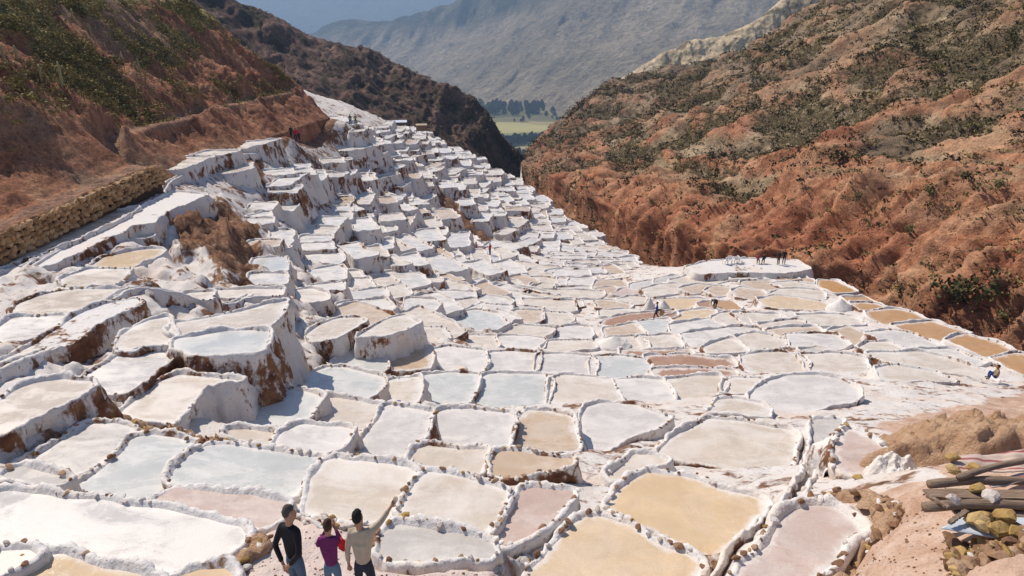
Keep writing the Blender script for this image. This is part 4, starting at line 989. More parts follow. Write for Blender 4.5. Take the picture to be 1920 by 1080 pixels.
W2 = np.clip(W + .12, 0, 1) * cell / dist ** 1.0; W2 /= W2.sum()
for key, nn, nm, lb in (('scrubmix', 11000, 'low_scrub', 'low dark scrub covering the red hillside across the ravine'), ('drygrass', 7000, 'dry_grass', 'dry tan grass tufts over the hillside across the ravine')):
    s2 = pr.choice(len(I), nn, False, W2)
    pts = RH_V[I[s2], J[s2]] + pr.normal(0, .15, (nn, 3)) * (1, 1, 0); tufts(nm, pts, pr.uniform(.25, .85, nn) * (.8 + dist[s2] / 220), M[key], lb, 'scrub')
rg = RIDGE['ridge_behind_terraces']; pq = proj(rg[:, 0], rg[:, 1], rg[:, 2]); kk_ = np.nonzero((pq[0] > 380) & (pq[0] < 1000) & (pq[1] > -20) & (pq[1] < 340))[0]; kk_ = pr.choice(kk_, 1600, False)
tufts('ridge_scrub', rg[kk_], pr.uniform(.5, 1.5, len(kk_)), M['scrubmix'], 'low dark scrub on the shaded ridge behind the terraces', 'scrub')
# left hill
Gl = np.c_[LX, LY, LZ]; pl = proj(LX, LY, LZ); okl = np.nonzero((pl[0] > 4) & (pl[0] < 660) & (pl[1] > 4) & (LY < 116) & (LS > 4.5))[0]
wl = (veg_l := sstep(-.15, .3, n1_l if 'n1_l' in globals() else fbm(Gl[okl] * .11, 4, 61) + .3 * fbm(Gl[okl] * np.array([.3, .5, .3]), 4, 63))) * sstep(4.5, 10, LS[okl]) + .02
wl = wl * np.where(LS[okl] > 14, 1.6, .7); wl /= wl.sum()
for k in okl[pr.choice(len(okl), 110, False, wl)]:
    shrub((LX[k], LY[k], LZ[k] - .08), pr.uniform(.45, 1.15), pr.choice(['shrub', 'shrub2', 'shrub2']), 'bushy green shrub on the left slope', 'shrubs on the left hillside')
for key, nn, nm, lb in (('shrub2', 1600, 'low_scrub', 'low olive scrub over the brown slope at upper left'), ('drygrass', 5000, 'dry_grass', 'yellow dry grass tufts over the brown slope at upper left')):
    k = okl[pr.choice(len(okl), nn, False, wl)]; tufts(nm, Gl[k], pr.uniform(.2, .6, nn), M[key], lb, 'scrub')
def left_hit(px, py):
    a, yy_, zz_ = ray(px, py); t = np.arange(20, 150, .15); y = yy_ * t; x = a * t; x0 = np.interp(y, [5, 50, 53, 70, 88, 112, 150], LXF)
    _, z, _ = left_hill(y, x0 - x); k = np.nonzero((zz_ * t < z) & (x0 - x > 0))[0]
    return None if len(k) == 0 else np.array([x[k[0]], y[k[0]], z[k[0]]])
m = NT('cactus_skin'); p = m.pos(); M['cactus'] = m.done(m.mix(m.noise(5, 3, .6, p), (.22, .21, .10), (.36, .33, .18)), .8, None, .2)
def tube(path, rad, seg=8, caps=True):
    path = np.asarray(path, float); n = len(path); rad = np.broadcast_to(np.asarray(rad, float), (n,)); V = []
    for i in range(n):
        t = path[min(i + 1, n - 1)] - path[max(i - 1, 0)]; t = t / (np.linalg.norm(t) + 1e-9); a = np.cross(t, (0, 0, 1) if abs(t[2]) < .9 else (1, 0, 0)); a /= np.linalg.norm(a); b = np.cross(t, a)
        for k in range(seg): an = 2 * math.pi * k / seg; V.append(path[i] + (a * math.cos(an) + b * math.sin(an)) * rad[i])
    Fc = [(i * seg + k, i * seg + (k + 1) % seg, (i + 1) * seg + (k + 1) % seg, (i + 1) * seg + k) for i in range(n - 1) for k in range(seg)]
    if caps: Fc += [tuple(range(seg))[::-1], tuple((n - 1) * seg + k for k in range(seg))]
    return V, Fc
for i, (px, py, hp, arms, lb) in enumerate([(8,113,1.2,1,'pale column cactus at the left edge of the photo'),(33,112,1.1,1,'pale column cactus second from the left edge'),(138,42,1.2,1,'pale column cactus standing highest on the left slope'),(171,68,1.3,2,'pale column cactus right of the highest one'),
        (79,155,1.3,1,'pale column cactus leaning above a green shrub, left slope'),(118,165,1.9,1,'tallest pale column cactus low on the left slope'),(230,122,1.3,3,'pale cactus with three curved stems'),(263,138,1.6,2,'pale cactus with two stems right of the three stemmed one'),(366,88,1.0,1,'short pale column cactus right on the left slope'),(379,118,.9,1,'short pale column cactus below another, right part of left slope')]):
    q = left_hit(px, py)
    if q is None: continue
    r = empty('column_cactus', tuple(q - (0, 0, .05)), random.uniform(0, 6), label=lb, cat='cactus', group='column cacti on the left slope')
    for a in range(arms):
        b = a * .35; pth = [(0, 0, 0), (b * .6, .02, .12 + .1 * a), (b, .05 * a, .45), (b * 1.05 + .04, .05 * a, hp * (1 - .2 * a) * .75), (b + .05, .08, hp * (1 - .2 * a))]
        V, Fc = tube(pth, [.09, .10, .11, .10, .04], 8); obj('stem', mesh('stem', V, Fc, [M['cactus']], True), r)
# trees in the valley
M['treeleaf'] = foliage_mat('eucalyptus_leaves', (.016, .028, .014), (.030, .045, .020), (.055, .070, .030)); M['trunk'] = plain('tree_trunk', (.10, .075, .05), .9, .3, .5)
crowns = []
for s in range(4):
    g = np.random.default_rng(600 + s); V, Fc = [], []
    for i in range(230):
        z = g.beta(1.3, 1.2); rr = (.30 if s % 2 else .38) * (math.sin(math.pi * min(.999, z * .86 + .12)) ** .8) * g.uniform(.5, 1.05); an = g.uniform(0, 6.28)
        p = np.array([math.cos(an) * rr, math.sin(an) * rr, .12 + .88 * z]); a = g.normal(size=3); a /= np.linalg.norm(a); b = np.cross(a, g.normal(size=3)); b /= np.linalg.norm(b); q = .10 * g.uniform(.6, 1.3); k = len(V)
        V += [p - a * q, p + b * q * .7, p + a * q, p - b * q * .7]; Fc.append((k, k+1, k+2, k+3))
    crowns.append(mesh('crown', V, Fc, [M['treeleaf']], False))
tv_, tf_ = tube([(0, 0, -.02), (.005, 0, .3), (0, .01, .8)], [.03, .022, .006], 6); trunk_me = mesh('trunk', tv_, tf_, [M['trunk']], True)
def vtree(px, py, h, lb, gp):
    q = at_z(px, py, VZ); r = empty('valley_tree', q, random.uniform(0, 6.3), label=f'{lb}, {say(px / 19.2)} percent across, {say(py / 10.8)} down', cat='tree', group=gp); wd = h * pr.uniform(.75, 1.2); r.scale = (wd, wd, h)
    obj('crown', random.choice(crowns), r); obj('trunk', trunk_me, r)
for i in range(70): vtree(pr.uniform(890, 1040), pr.uniform(198, 217), pr.uniform(14, 27), 'hazy tree at the mountain foot', 'trees of the far valley wood')
for i in range(18): vtree(pr.uniform(960, 1085), pr.uniform(214, 229), pr.uniform(8, 15), 'low tree beyond the fields', 'low trees by the far fields')
for i in range(44): vtree(934 + i * 2.7 + pr.uniform(-2, 2), 272 - i * .28 + pr.uniform(-3, 5), pr.uniform(13, 22), 'dark tree in the field row', 'dark tree row in the valley')
for i in range(20): vtree(pr.uniform(950, 1040), pr.uniform(284, 303), pr.uniform(9, 15), 'dark tree at the ravine mouth', 'trees near the ravine mouth')
def field(pts, c, lift, nm='field'):
    V = [at_z(x, y, VZ + lift) for x, y in pts]; mm = NT(nm + '_crop'); n = mm.noise(.02, 4, .6, mm.pos()); mt = mm.done(mm.mix(n, tuple(k * .8 for k in c), tuple(k * 1.2 for k in c)), .95, None, .1)
    obj(nm, mesh(nm, V, [tuple(range(len(V)))], [mt], False), kind='structure')
field([(900,228),(985,230),(1060,238),(1055,246),(985,249),(900,253)], (.38, .33, .14), .6, 'field_yellow')
field([(985,227),(1090,231),(1080,237),(1000,233)], (.33, .25, .13), .9, 'field_tan')
field([(900,250),(985,248),(960,254),(900,258)], (.22, .23, .09), 1.2, 'field_green')
field([(950,276),(1040,274),(1030,282),(950,286)], (.34, .27, .15), .6, 'field_bare')
# poles on the left slope and by the far terraces
M['pole'] = plain('weathered_pole', (.22, .16, .12), .9, .2, 6)
for px, py, top, lb in ((535,150,105,'thin wooden pole beside the trail on the left slope'),(597,170,153,'short wooden pole at the crest of the left slope'),):
    q = left_hit(px, py)
    if q is None: continue
    h = (py - top) / F * (q[1] * CP - q[2] * SP) * 1.03; V, Fc = tube([(0, 0, -.3), (0, 0, h)], [.07, .05], 8); r = empty('wooden_pole', tuple(q), label=lb, cat='pole')
    obj('post', mesh('post', V, Fc, [M['pole']], True), r); V, Fc = tube([(-.35, 0, h - .15), (.35, 0, h - .15)], .03, 6); obj('crossbar', mesh('crossbar', V, Fc, [M['pole']], True), r)
# ------------------------------------------------------------------ people
SUBL = 1
PTMP = []                                           # skin-modifier skeletons, evaluated together at the end
def skel(J, E, root, fine=False):
    """J: name -> (x, y, z, rx, ry); E: edges by name"""
    names = list(J); idx = {n: i for i, n in enumerate(names)}; me = bpy.data.meshes.new('figure')
    me.from_pydata([J[n][:3] for n in names], [(idx[a], idx[b]) for a, b in E], [])
    o = bpy.data.objects.new('tmp_skel', me); COL.objects.link(o); md = o.modifiers.new('s', 'SKIN'); md.use_smooth_shade = True; sb = o.modifiers.new('d', 'SUBSURF'); sb.levels = sb.render_levels = 1
    if fine and SUBL == 2: sb.levels = sb.render_levels = 2
    elif SUBL == 2:
        rm = o.modifiers.new('r', 'REMESH'); rm.mode = 'VOXEL'; rm.voxel_size = .007 if fine else .016; rm.use_smooth_shade = True; sm_ = o.modifiers.new('m', 'SMOOTH'); sm_.factor = .5; sm_.iterations = 2 if fine else 6
    for n in names:
        v = me.skin_vertices[0].data[idx[n]]; v.radius = (J[n][3], J[n][4] if len(J[n]) > 4 else J[n][3]); v.use_root = n == root
    return o
def add_part(name, J, E, root, mat, parent):
    PTMP.append((name, skel(J, E, root, name == 'body'), mat, parent))
def mixp(a, b, t): return tuple(np.array(a) * (1 - t) + np.array(b) * t)
def hand(J, E, wr, el, side, pre, detail):
    d = np.array(wr) - np.array(el); d /= np.linalg.norm(d); pl = np.array(wr) + d * .07; J[pre + 'palm'] = (*pl, .036, .020); E.append((pre + 'wr', pre + 'palm'))
    sdv = np.cross(d, (0, 1, .2)); sdv = sdv / (np.linalg.norm(sdv) + 1e-6)
    if detail:
        for f in range(4):
            b = pl + sdv * (f - 1.5) * .021 + d * .03; L = (.062, .075, .07, .052)[f]; c = b + d * L * .55 - np.array([0, -.012, 0]); e = c + d * L * .5 + np.array([0, .018, 0])
            J[f'{pre}f{f}a'] = (*b, .0095); J[f'{pre}f{f}b'] = (*c, .0085); J[f'{pre}f{f}c'] = (*e, .007); E += [(pre + 'palm', f'{pre}f{f}a'), (f'{pre}f{f}a', f'{pre}f{f}b'), (f'{pre}f{f}b', f'{pre}f{f}c')]
        b = pl - sdv * .04 * side - d * .01; J[pre + 't1'] = (*b, .011); J[pre + 't2'] = (*(b - sdv * .018 * side + d * .045), .009); E += [(pre + 'palm', pre + 't1'), (pre + 't1', pre + 't2')]
    else:
        J[pre + 'fing'] = (*(pl + d * .08), .022, .014); E.append((pre + 'palm', pre + 'fing'))
def person(loc, yaw, H, label, group, top, legs, hair, skin='skin', pose=None, detail=False, hair_long=0, build=1.0, headyaw=0, extra=None):
    """figure facing local +Y. pose overrides joints"""
    global SUBL
    k = H / 1.72; B = build; SUBL = 2 if detail else 1
    A = dict(pel=(0, 0, .95), sp=(0, -.01, 1.12), ch=(0, -.02, 1.32), nk=(0, -.015, 1.47), hd=(0, .015, 1.60), cr=(0, .0, 1.675), lsh=(-.17, -.02, 1.40), rsh=(.17, -.02, 1.40), lel=(-.24, -.03, 1.13), rel=(.24, -.03, 1.13),
             lwr=(-.24, .06, .89), rwr=(.24, .06, .89), lhp=(-.095, 0, .90), rhp=(.095, 0, .90), lkn=(-.11, .03, .50), rkn=(.11, .03, .50), lan=(-.115, -.02, .085), ran=(.115, -.02, .085), lto=(-.13, .14, .035), rto=(.13, .14, .035))
    A.update(pose or {}); A = {n: tuple(np.array(v) * k) for n, v in A.items()}
    r = empty('person', loc, yaw, label=label, cat='person', group=group)
    R_ = dict(pel=(.09, .065), sp=(.08, .055), ch=(.08, .055), nk=(.050, .050), hd=(.086, .098), cr=(.07, .08), lsh=(.04,), rsh=(.04,), lel=(.038,), rel=(.038,), lwr=(.027,), rwr=(.027,), lhp=(.08,), rhp=(.08,), lkn=(.052,), rkn=(.052,), lan=(.038,), ran=(.038,), lto=(.035,), rto=(.035,))
    J = {n: (*A[n], *[x * k for x in R_[n]]) for n in A}
    hc = np.array(A['hd']); hu = np.array(A['cr']) - hc; hy = headyaw; fw = np.array([-math.sin(hy), math.cos(hy), 0]); sd = np.array([math.cos(hy), math.sin(hy), 0])
    J['nose'] = (*(hc + fw * .10 * k - (0, 0, .01)), .014); J['chin'] = (*(hc + fw * .062 * k - np.array([0, 0, .085 * k])), .035 * k)
    J['lear'] = (*(hc - sd * .088 * k), .014); J['rear_'] = (*(hc + sd * .088 * k), .014)
    E = [('pel', 'sp'), ('sp', 'ch'), ('ch', 'nk'), ('nk', 'hd'), ('hd', 'cr'), ('hd', 'nose'), ('hd', 'chin'), ('hd', 'lear'), ('hd', 'rear_')]
    for s in 'lr': E += [('ch', s + 'sh'), (s + 'sh', s + 'el'), (s + 'el', s + 'wr'), ('pel', s + 'hp'), (s + 'hp', s + 'kn'), (s + 'kn', s + 'an'), (s + 'an', s + 'to')]
    hand(J, E, A['lwr'], A['lel'], -1, 'l', detail); hand(J, E, A['rwr'], A['rel'], 1, 'r', detail)
    add_part('body', J, E, 'pel', M[skin], r)
    # jacket
    g = 1.0
    T = dict(hem=(*mixp(A['pel'], A['sp'], -.25 if 'crouch' not in (extra or '') else 0.1), .155 * B * k, .115 * B * k), sp=(*A['sp'], .150 * B * k, .118 * B * k), ch=(*A['ch'], .165 * B * k, .118 * B * k), col=(*mixp(A['ch'], A['nk'], .72), .072 * k), cl2=(*mixp(A['ch'], A['nk'], 1.02), .066 * k))
    TE = [('hem', 'sp'), ('sp', 'ch'), ('ch', 'col'), ('col', 'cl2')]
    for s in 'lr':
        T[s + 'sh'] = (*A[s + 'sh'], .072 * k); T[s + 'um'] = (*mixp(A[s + 'sh'], A[s + 'el'], .5), .064 * k); T[s + 'el'] = (*A[s + 'el'], .056 * k); T[s + 'fm'] = (*mixp(A[s + 'el'], A[s + 'wr'], .6), .050 * k); T[s + 'cf'] = (*mixp(A[s + 'el'], A[s + 'wr'], .97), .043 * k)
        TE += [('ch', s + 'sh'), (s + 'sh', s + 'um'), (s + 'um', s + 'el'), (s + 'el', s + 'fm'), (s + 'fm', s + 'cf')]
    add_part('jacket', T, TE, 'sp', M[top], r)
    L = dict(wst=(*mixp(A['pel'], A['sp'], .45), .135 * k, .10 * k), pel=(*A['pel'], .145 * k, .112 * k)); LE = [('wst', 'pel')]
    for s in 'lr':
        L[s + 'hp'] = (*mixp(A[s + 'hp'], A[s + 'kn'], .12), .098 * k); L[s + 'th'] = (*mixp(A[s + 'hp'], A[s + 'kn'], .5), .085 * k); L[s + 'kn'] = (*A[s + 'kn'], .068 * k); L[s + 'cf'] = (*mixp(A[s + 'kn'], A[s + 'an'], .5), .064 * k); L[s + 'an'] = (*mixp(A[s + 'kn'], A[s + 'an'], .93), .056 * k)
        LE += [('pel', s + 'hp'), (s + 'hp', s + 'th'), (s + 'th', s + 'kn'), (s + 'kn', s + 'cf'), (s + 'cf', s + 'an')]
    add_part('trousers', L, LE, 'pel', M[legs], r)
    for s in 'lr':
        a, t = np.array(A[s + 'an']), np.array(A[s + 'to']); add_part('shoe', dict(a=(*(a - (0, .03, .03)), .048 * k), m=(*((a + t) / 2 - (0, 0, .005)), .046 * k, .04), t=(*t, .042 * k, .032)), [('a', 'm'), ('m', 't')], 'm', M['shoe'], r)
    bm = bmesh.new(); bmesh.ops.create_icosphere(bm, subdivisions=3, radius=1.0); cc_ = np.array([v.co for v in bm.verts])
    f_, s_, u_ = cc_[:, 1], cc_[:, 0], cc_[:, 2]; nn_ = fbm(cc_ * 3.2, 3, 700 + int(H * 100))
    rad_ = np.where((f_ > .25) & (u_ < .35), .72, 1.0) * (1 + .10 * nn_); rad_ = np.where((u_ < -.55) & (f_ > -.5), .7, rad_)
    pos_ = hc + (0, 0, .025 * k) + hu * .25 + (sd[None] * (s_ * .088 * k)[:, None] + fw[None] * ((f_ * .103 - .018) * k)[:, None] + np.array([0, 0, 1])[None] * (u_ * .108 * k)[:, None]) * rad_[:, None]
    for v, q_ in zip(bm.verts, pos_): v.co = q_
    hm = bpy.data.meshes.new('hair'); bm.to_mesh(hm); bm.free(); hm.materials.append(M[hair]); hm.polygons.foreach_set('use_smooth', [True] * len(hm.polygons)); obj('hair', hm, r)
    if detail: r.scale = (.74, .80, 1.0)
    return r
for nm, c in (('skin', (.40, .22, .14)), ('skin_dark', (.26, .13, .08)), ('jk_black', (.012, .012, .015)), ('jk_purple', (.14, .018, .10)), ('jk_red', (.50, .018, .02)), ('jk_beige', (.40, .33, .25)), ('tr_jeans', (.075, .12, .19)), ('tr_jeans2', (.10, .17, .26)), ('tr_navy', (.022, .026, .045)),
              ('hair_grey', (.07, .055, .05)), ('hair_brown', (.055, .03, .018)), ('hair_black', (.012, .010, .010)), ('shoe', (.05, .04, .035)), ('jk_blue', (.02, .06, .25)), ('jk_dark', (.03, .028, .035)), ('jk_pink', (.45, .08, .10)), ('tr_dark', (.03, .03, .04)), ('tr_tan', (.30, .22, .14)), ('hat', (.5, .42, .3)), ('sack', (.35, .24, .13))):
    M[nm] = plain(nm + '_cloth' if nm[:2] in ('jk', 'tr') else nm, c, .85, .25, 14, .35)
def feet_at(px, Y, py):
    x = at(px, py, Y)[0]; return (x, Y, ground_z(x, Y) - .01)
# the three onlookers on the walkway
f1 = feet_at(566, 7.1, 1146); f2 = feet_at(632, 7.15, 1146); f3 = feet_at(690, 7.05, 1146)
def height_for(f, px, py): return at(px, py, f[1])[2] - f[2]
H1, H2, H3 = [float(np.clip(h_, lo_, hi_)) for h_, lo_, hi_ in ((height_for(f1, 555, 946) / 1.02, 1.6, 1.8), (height_for(f2, 622, 971) / 1.02, 1.4, 1.5), (height_for(f3, 672, 955) / 1.02, 1.5, 1.72))]
person(f1, -.45, H1, 'person in black jacket and jeans, hands clasped behind the back', 'three onlookers in the foreground', 'jk_black', 'tr_jeans', 'hair_grey', detail=True, headyaw=-.8, build=1.08,
       pose=dict(lel=(-.27, -.13, 1.13), rel=(.27, -.13, 1.13), lwr=(-.07, -.19, .93), rwr=(.08, -.20, .95), sp=(0, .03, 1.12), hd=(.02, .02, 1.60)))
person(f2, .05, H2, 'person in purple jacket with one red sleeve holding something up before the face', 'three onlookers in the foreground', 'jk_purple', 'tr_jeans2', 'hair_brown', detail=True, hair_long=.0,
       pose=dict(lel=(-.26, .06, 1.22), rel=(.27, .06, 1.20), lwr=(-.08, .24, 1.42), rwr=(.08, .24, 1.42), hd=(0, .03, 1.59), cr=(0, .03, 1.665)))
SUBL = 2; w_root = PTMP[-1][3]; kk = H2 / 1.72
add_part('red_sleeve', dict(a=(.19 * kk, -.01 * kk, 1.36 * kk, .092 * kk), b=(.235 * kk, .02 * kk, 1.28 * kk, .088 * kk), c=(.265 * kk, .06 * kk, 1.21 * kk, .080 * kk), d=(.19 * kk, .14 * kk, 1.30 * kk, .072 * kk)), [('a', 'b'), ('b', 'c'), ('c', 'd')], 'b', M['jk_red'], w_root)
add_part('bun', dict(a=(0, -.085 * kk, 1.64 * kk, .04), b=(0, -.11 * kk, 1.65 * kk, .035)), [('a', 'b')], 'a', M['hair_brown'], w_root)
person(f3, -.15, H3, 'person in beige jacket and dark trousers pointing up with the right arm', 'three onlookers in the foreground', 'jk_beige', 'tr_navy', 'hair_black', detail=True, build=1.02, headyaw=-.1,
       pose=dict(lel=(-.25, -.05, 1.12), lwr=(-.27, -.01, .88), rel=(.32, .16, 1.49), rwr=(.44, .30, 1.62), rsh=(.18, 0, 1.42), hd=(-.03, .02, 1.60), cr=(-.035, .0, 1.675), lkn=(-.13, .03, .5), lan=(-.16, -.02, .085), lto=(-.19, .13, .035), rkn=(.14, .04, .5), ran=(.17, -.02, .085), rto=(.21, .13, .035)))
def floor_at(px, py):
    if 1290 < px < 1500 and py < 500:
        z = [p for p in PANS if p['name'] and p['name'].startswith('white salt platform')][0]['z'] + .02; q = at_z(px, py + 3, z); return (q[0], q[1], z)
    h = hit(px, py); x, y = h[0], h[1]; best = None
    for p in PANS:
        if abs(p['ctr'][0] - x) < 12 and abs(p['ctr'][1] - y) < 12:
            d = sdist(p['q'], np.array([x]), np.array([y]))[0]
            if d < .25:
                z = p['z'] + (.12 if d > -.05 else .01); best = z if best is None else max(best, z)
    z = best if best is not None else ground_z(x, y)
    q = at_z(px, py, z); return (q[0], q[1], z)
SIT = dict(pel=(0, 0, .47), sp=(0, -.03, .64), ch=(0, -.03, .84), nk=(0, .0, .99), hd=(0, .03, 1.12), cr=(0, .02, 1.195), lsh=(-.17, -.02, .92), rsh=(.17, -.02, .92), lel=(-.23, .06, .68), rel=(.23, .06, .68), lwr=(-.14, .28, .62), rwr=(.14, .28, .62), lhp=(-.095, .02, .45), rhp=(.095, .02, .45), lkn=(-.12, .42, .48), rkn=(.12, .42, .48), lan=(-.12, .42, .085), ran=(.12, .42, .085), lto=(-.13, .58, .035), rto=(.13, .58, .035))
SITG = {k_: (v_[0], v_[1], v_[2] - .27) for k_, v_ in SIT.items()}; SITG.update(lkn=(-.14, .34, .46), rkn=(.14, .34, .46), lan=(-.12, .36, .085), ran=(.12, .36, .085), lto=(-.13, .52, .035), rto=(.13, .52, .035))
BEND = dict(pel=(0, -.12, .80), sp=(0, .04, .93), ch=(0, .25, .98), nk=(0, .40, .98), hd=(0, .52, .97), cr=(0, .59, .99), lsh=(-.17, .33, .96), rsh=(.17, .33, .96), lel=(-.2, .4, .66), rel=(.2, .4, .66), lwr=(-.12, .45, .42), rwr=(.12, .45, .42), lhp=(-.095, -.12, .76), rhp=(.095, -.12, .76), lkn=(-.13, .08, .44), rkn=(.13, .08, .44))
WALK = dict(lkn=(-.10, .16, .50), lan=(-.10, .24, .10), lto=(-.11, .40, .06), rkn=(.10, -.02, .50), ran=(.10, -.26, .14), rto=(.11, -.14, .045), lwr=(-.24, -.12, .92), rwr=(.24, .22, .98))
small = [((1230,600), 1.3, 1.66, 'person in blue shirt walking along a pan rim with a sack', 'jk_blue', 'tr_dark', 'hair_black', WALK),
 ((1341,579), 2.0, 1.62, 'person in dark clothes bending beside an orange pan', 'jk_dark', 'tr_dark', 'hair_black', BEND),
 ((1459,493), .4, 1.70, 'person in dark coat standing left of another at the ravine edge platform', 'jk_dark', 'tr_dark', 'hair_black', None),
 ((1469,492), 2.8, 1.74, 'taller person in dark coat standing at the ravine edge platform', 'jk_black', 'tr_navy', 'hair_black', None),
 ((1420,490), 3.0, 1.6, 'person in red top seated on the ravine edge platform', 'jk_pink', 'tr_dark', 'hair_black', SIT),
 ((1431,490), 2.7, 1.62, 'person in dark top seated on the ravine edge platform', 'jk_dark', 'tr_dark', 'hair_black', SIT),
 ((547,262), 3.0, 1.68, 'leftmost of three walkers in dark clothes on the path below the left hill', 'jk_dark', 'tr_navy', 'hair_black', WALK),
 ((555,261), 3.2, 1.66, 'middle walker in a red top on the path below the left hill', 'jk_red', 'tr_dark', 'hair_brown', None),
 ((561,260), 3.2, 1.70, 'rightmost of three walkers on the path below the left hill', 'jk_pink', 'tr_dark', 'hair_black', WALK),
 ((657,231), .2, 1.68, 'left of two far figures on the upper terraces', 'jk_dark', 'tr_dark', 'hair_black', None),
 ((667,231), .2, 1.70, 'right of two far figures on the upper terraces', 'tr_tan', 'tr_dark', 'hair_black', WALK),
 ((893,476), 1.5, 1.62, 'worker in red on the far terraces, left of three', 'jk_red', 'tr_dark', 'hair_black', None),
 ((904,478), -1.0, 1.62, 'bending worker in pink on the far terraces, middle of three', 'jk_pink', 'tr_tan', 'hair_black', BEND),
 ((919,478), 1.0, 1.62, 'worker in red on the far terraces, right of three', 'jk_red', 'tr_dark', 'hair_black', None),
 ((1866,712), 1.2, 1.5, 'person in blue and tan crouching on a rim near the right edge', 'tr_tan', 'jk_blue', 'hair_black', SITG)]
for (px, py), yaw, H, lb, tp, lg, hr, ps in small:
    if 540 < px < 570 or py < 240:
        q = at(px, py, 88.0 if px < 600 else 111.0); z = ground_z(q[0], q[1]); q = (q[0], q[1], max(z, q[2] - .3))
    else: q = floor_at(px, py)
    person(tuple(q), yaw, H, lb, 'people scattered over the salt works', tp, lg, hr, 'skin_dark', ps)
# the walker's sack
q = floor_at(1230, 600); V, Fc = leaf_blob(1, 4); sk = stone_mesh(70, 2, (1, .8, 1.2)); sk.materials.append(M['sack']); so_ = obj('sack', sk, None, (q[0] + .42, q[1] - .1, q[2] + .75), label='brown sack carried by the person in blue', cat='sack'); so_.scale = (.42, .4, .42)
bpy.context.view_layer.update(); dg = bpy.context.evaluated_depsgraph_get()
conv = []
for name, o, mt, par in PTMP: conv.append((name, bpy.data.meshes.new_from_object(o.evaluated_get(dg)), o, mt, par))
for name, me, o, mt, par in conv:
    bpy.data.objects.remove(o, do_unlink=True); me.name = name; me.materials.clear(); me.materials.append(mt); me.polygons.foreach_set('use_smooth', [True] * len(me.polygons)); obj(name, me, par)
# ------------------------------------------------------------------ plastic chairs on the platform
M['plastic'] = plain('white_plastic', (.80, .79, .77), .5, .05, 5)
def boxm(c, s):
    c = np.array(c); s = np.array(s) / 2; return [tuple(c + s * (x, y, z)) for x in (-1, 1) for y in (-1, 1) for z in (-1, 1)], cube_f
chair_parts = []
for nm, c, s in (('seat', (0, 0, .43), (.46, .44, .04)), ('backrest', (0, -.22, .68), (.44, .035, .46)), ('leg', (-.2, .19, .205), (.045, .045, .41)), ('leg', (.2, .19, .205), (.045, .045, .41)), ('leg', (-.2, -.2, .205), (.045, .045, .41)), ('leg', (.2, -.2, .205), (.045, .045, .41)), ('armrest', (-.235, 0, .64), (.04, .42, .03)), ('armrest', (.235, 0, .64), (.04, .42, .03))):
    V, Fc = boxm(c, s); chair_parts.append((nm, mesh(nm, V, Fc, [M['plastic']], False)))
for i, (px, py, wd) in enumerate(((1359,492,'leftmost'), (1368,491,'second from left'), (1377,490,'third from left'), (1386,490,'rightmost'))):
    q = floor_at(px, py); r = empty('plastic_chair', q, random.uniform(-3, 3), label=f'white plastic chair on the ravine edge platform, {wd} of four', cat='chair', group='white chairs on the platform')
    for nm, me in chair_parts: obj(nm, me, r)
# ------------------------------------------------------------------ heaps of harvested salt
def heap(px, py, w_, h_, lb, sd):
    q = floor_at(px, py); n = 40; V = []; Fc = []
    rr = np.linspace(0, 1, 14)
    for i, t in enumerate(rr):
        for a in range(n):
            an = 2 * math.pi * a / n; V.append((math.cos(an) * t * w_ / 2, math.sin(an) * t * w_ / 2 * .8, h_ * (1 - t) ** .85))
    V = np.array(V); V += fbm(V * 2.5 + sd, 3, sd)[:, None] * np.array([.10, .10, .07]) * w_ * np.repeat(.3 + rr, n)[:, None] * .5; V[V[:, 2] < 0, 2] = -.05; V[-n:, 2] = -.15
    Fc = [(i * n + a, (i + 1) * n + a, (i + 1) * n + (a + 1) % n, i * n + (a + 1) % n) for i in range(13) for a in range(n)]
    obj('salt_heap', mesh('salt_heap', V, Fc, [M['cleansalt']], True), None, q, label=lb, cat='salt heap', group='heaps of harvested salt')
heap(1217,586,1.5,1.55,'tall white salt heap right behind the walker in blue',3); heap(1243,583,1.6,1.1,'lower white salt heap just right of the walker in blue',5)
heap(1574,579,2.4,.95,'conical salt heap beside the orange pans',7); heap(1400,545,1.4,.4,'low salt heap in the upper right field',9); heap(1150,648,2.6,.7,'frosted salt heap left of the thin red brown pan',11)
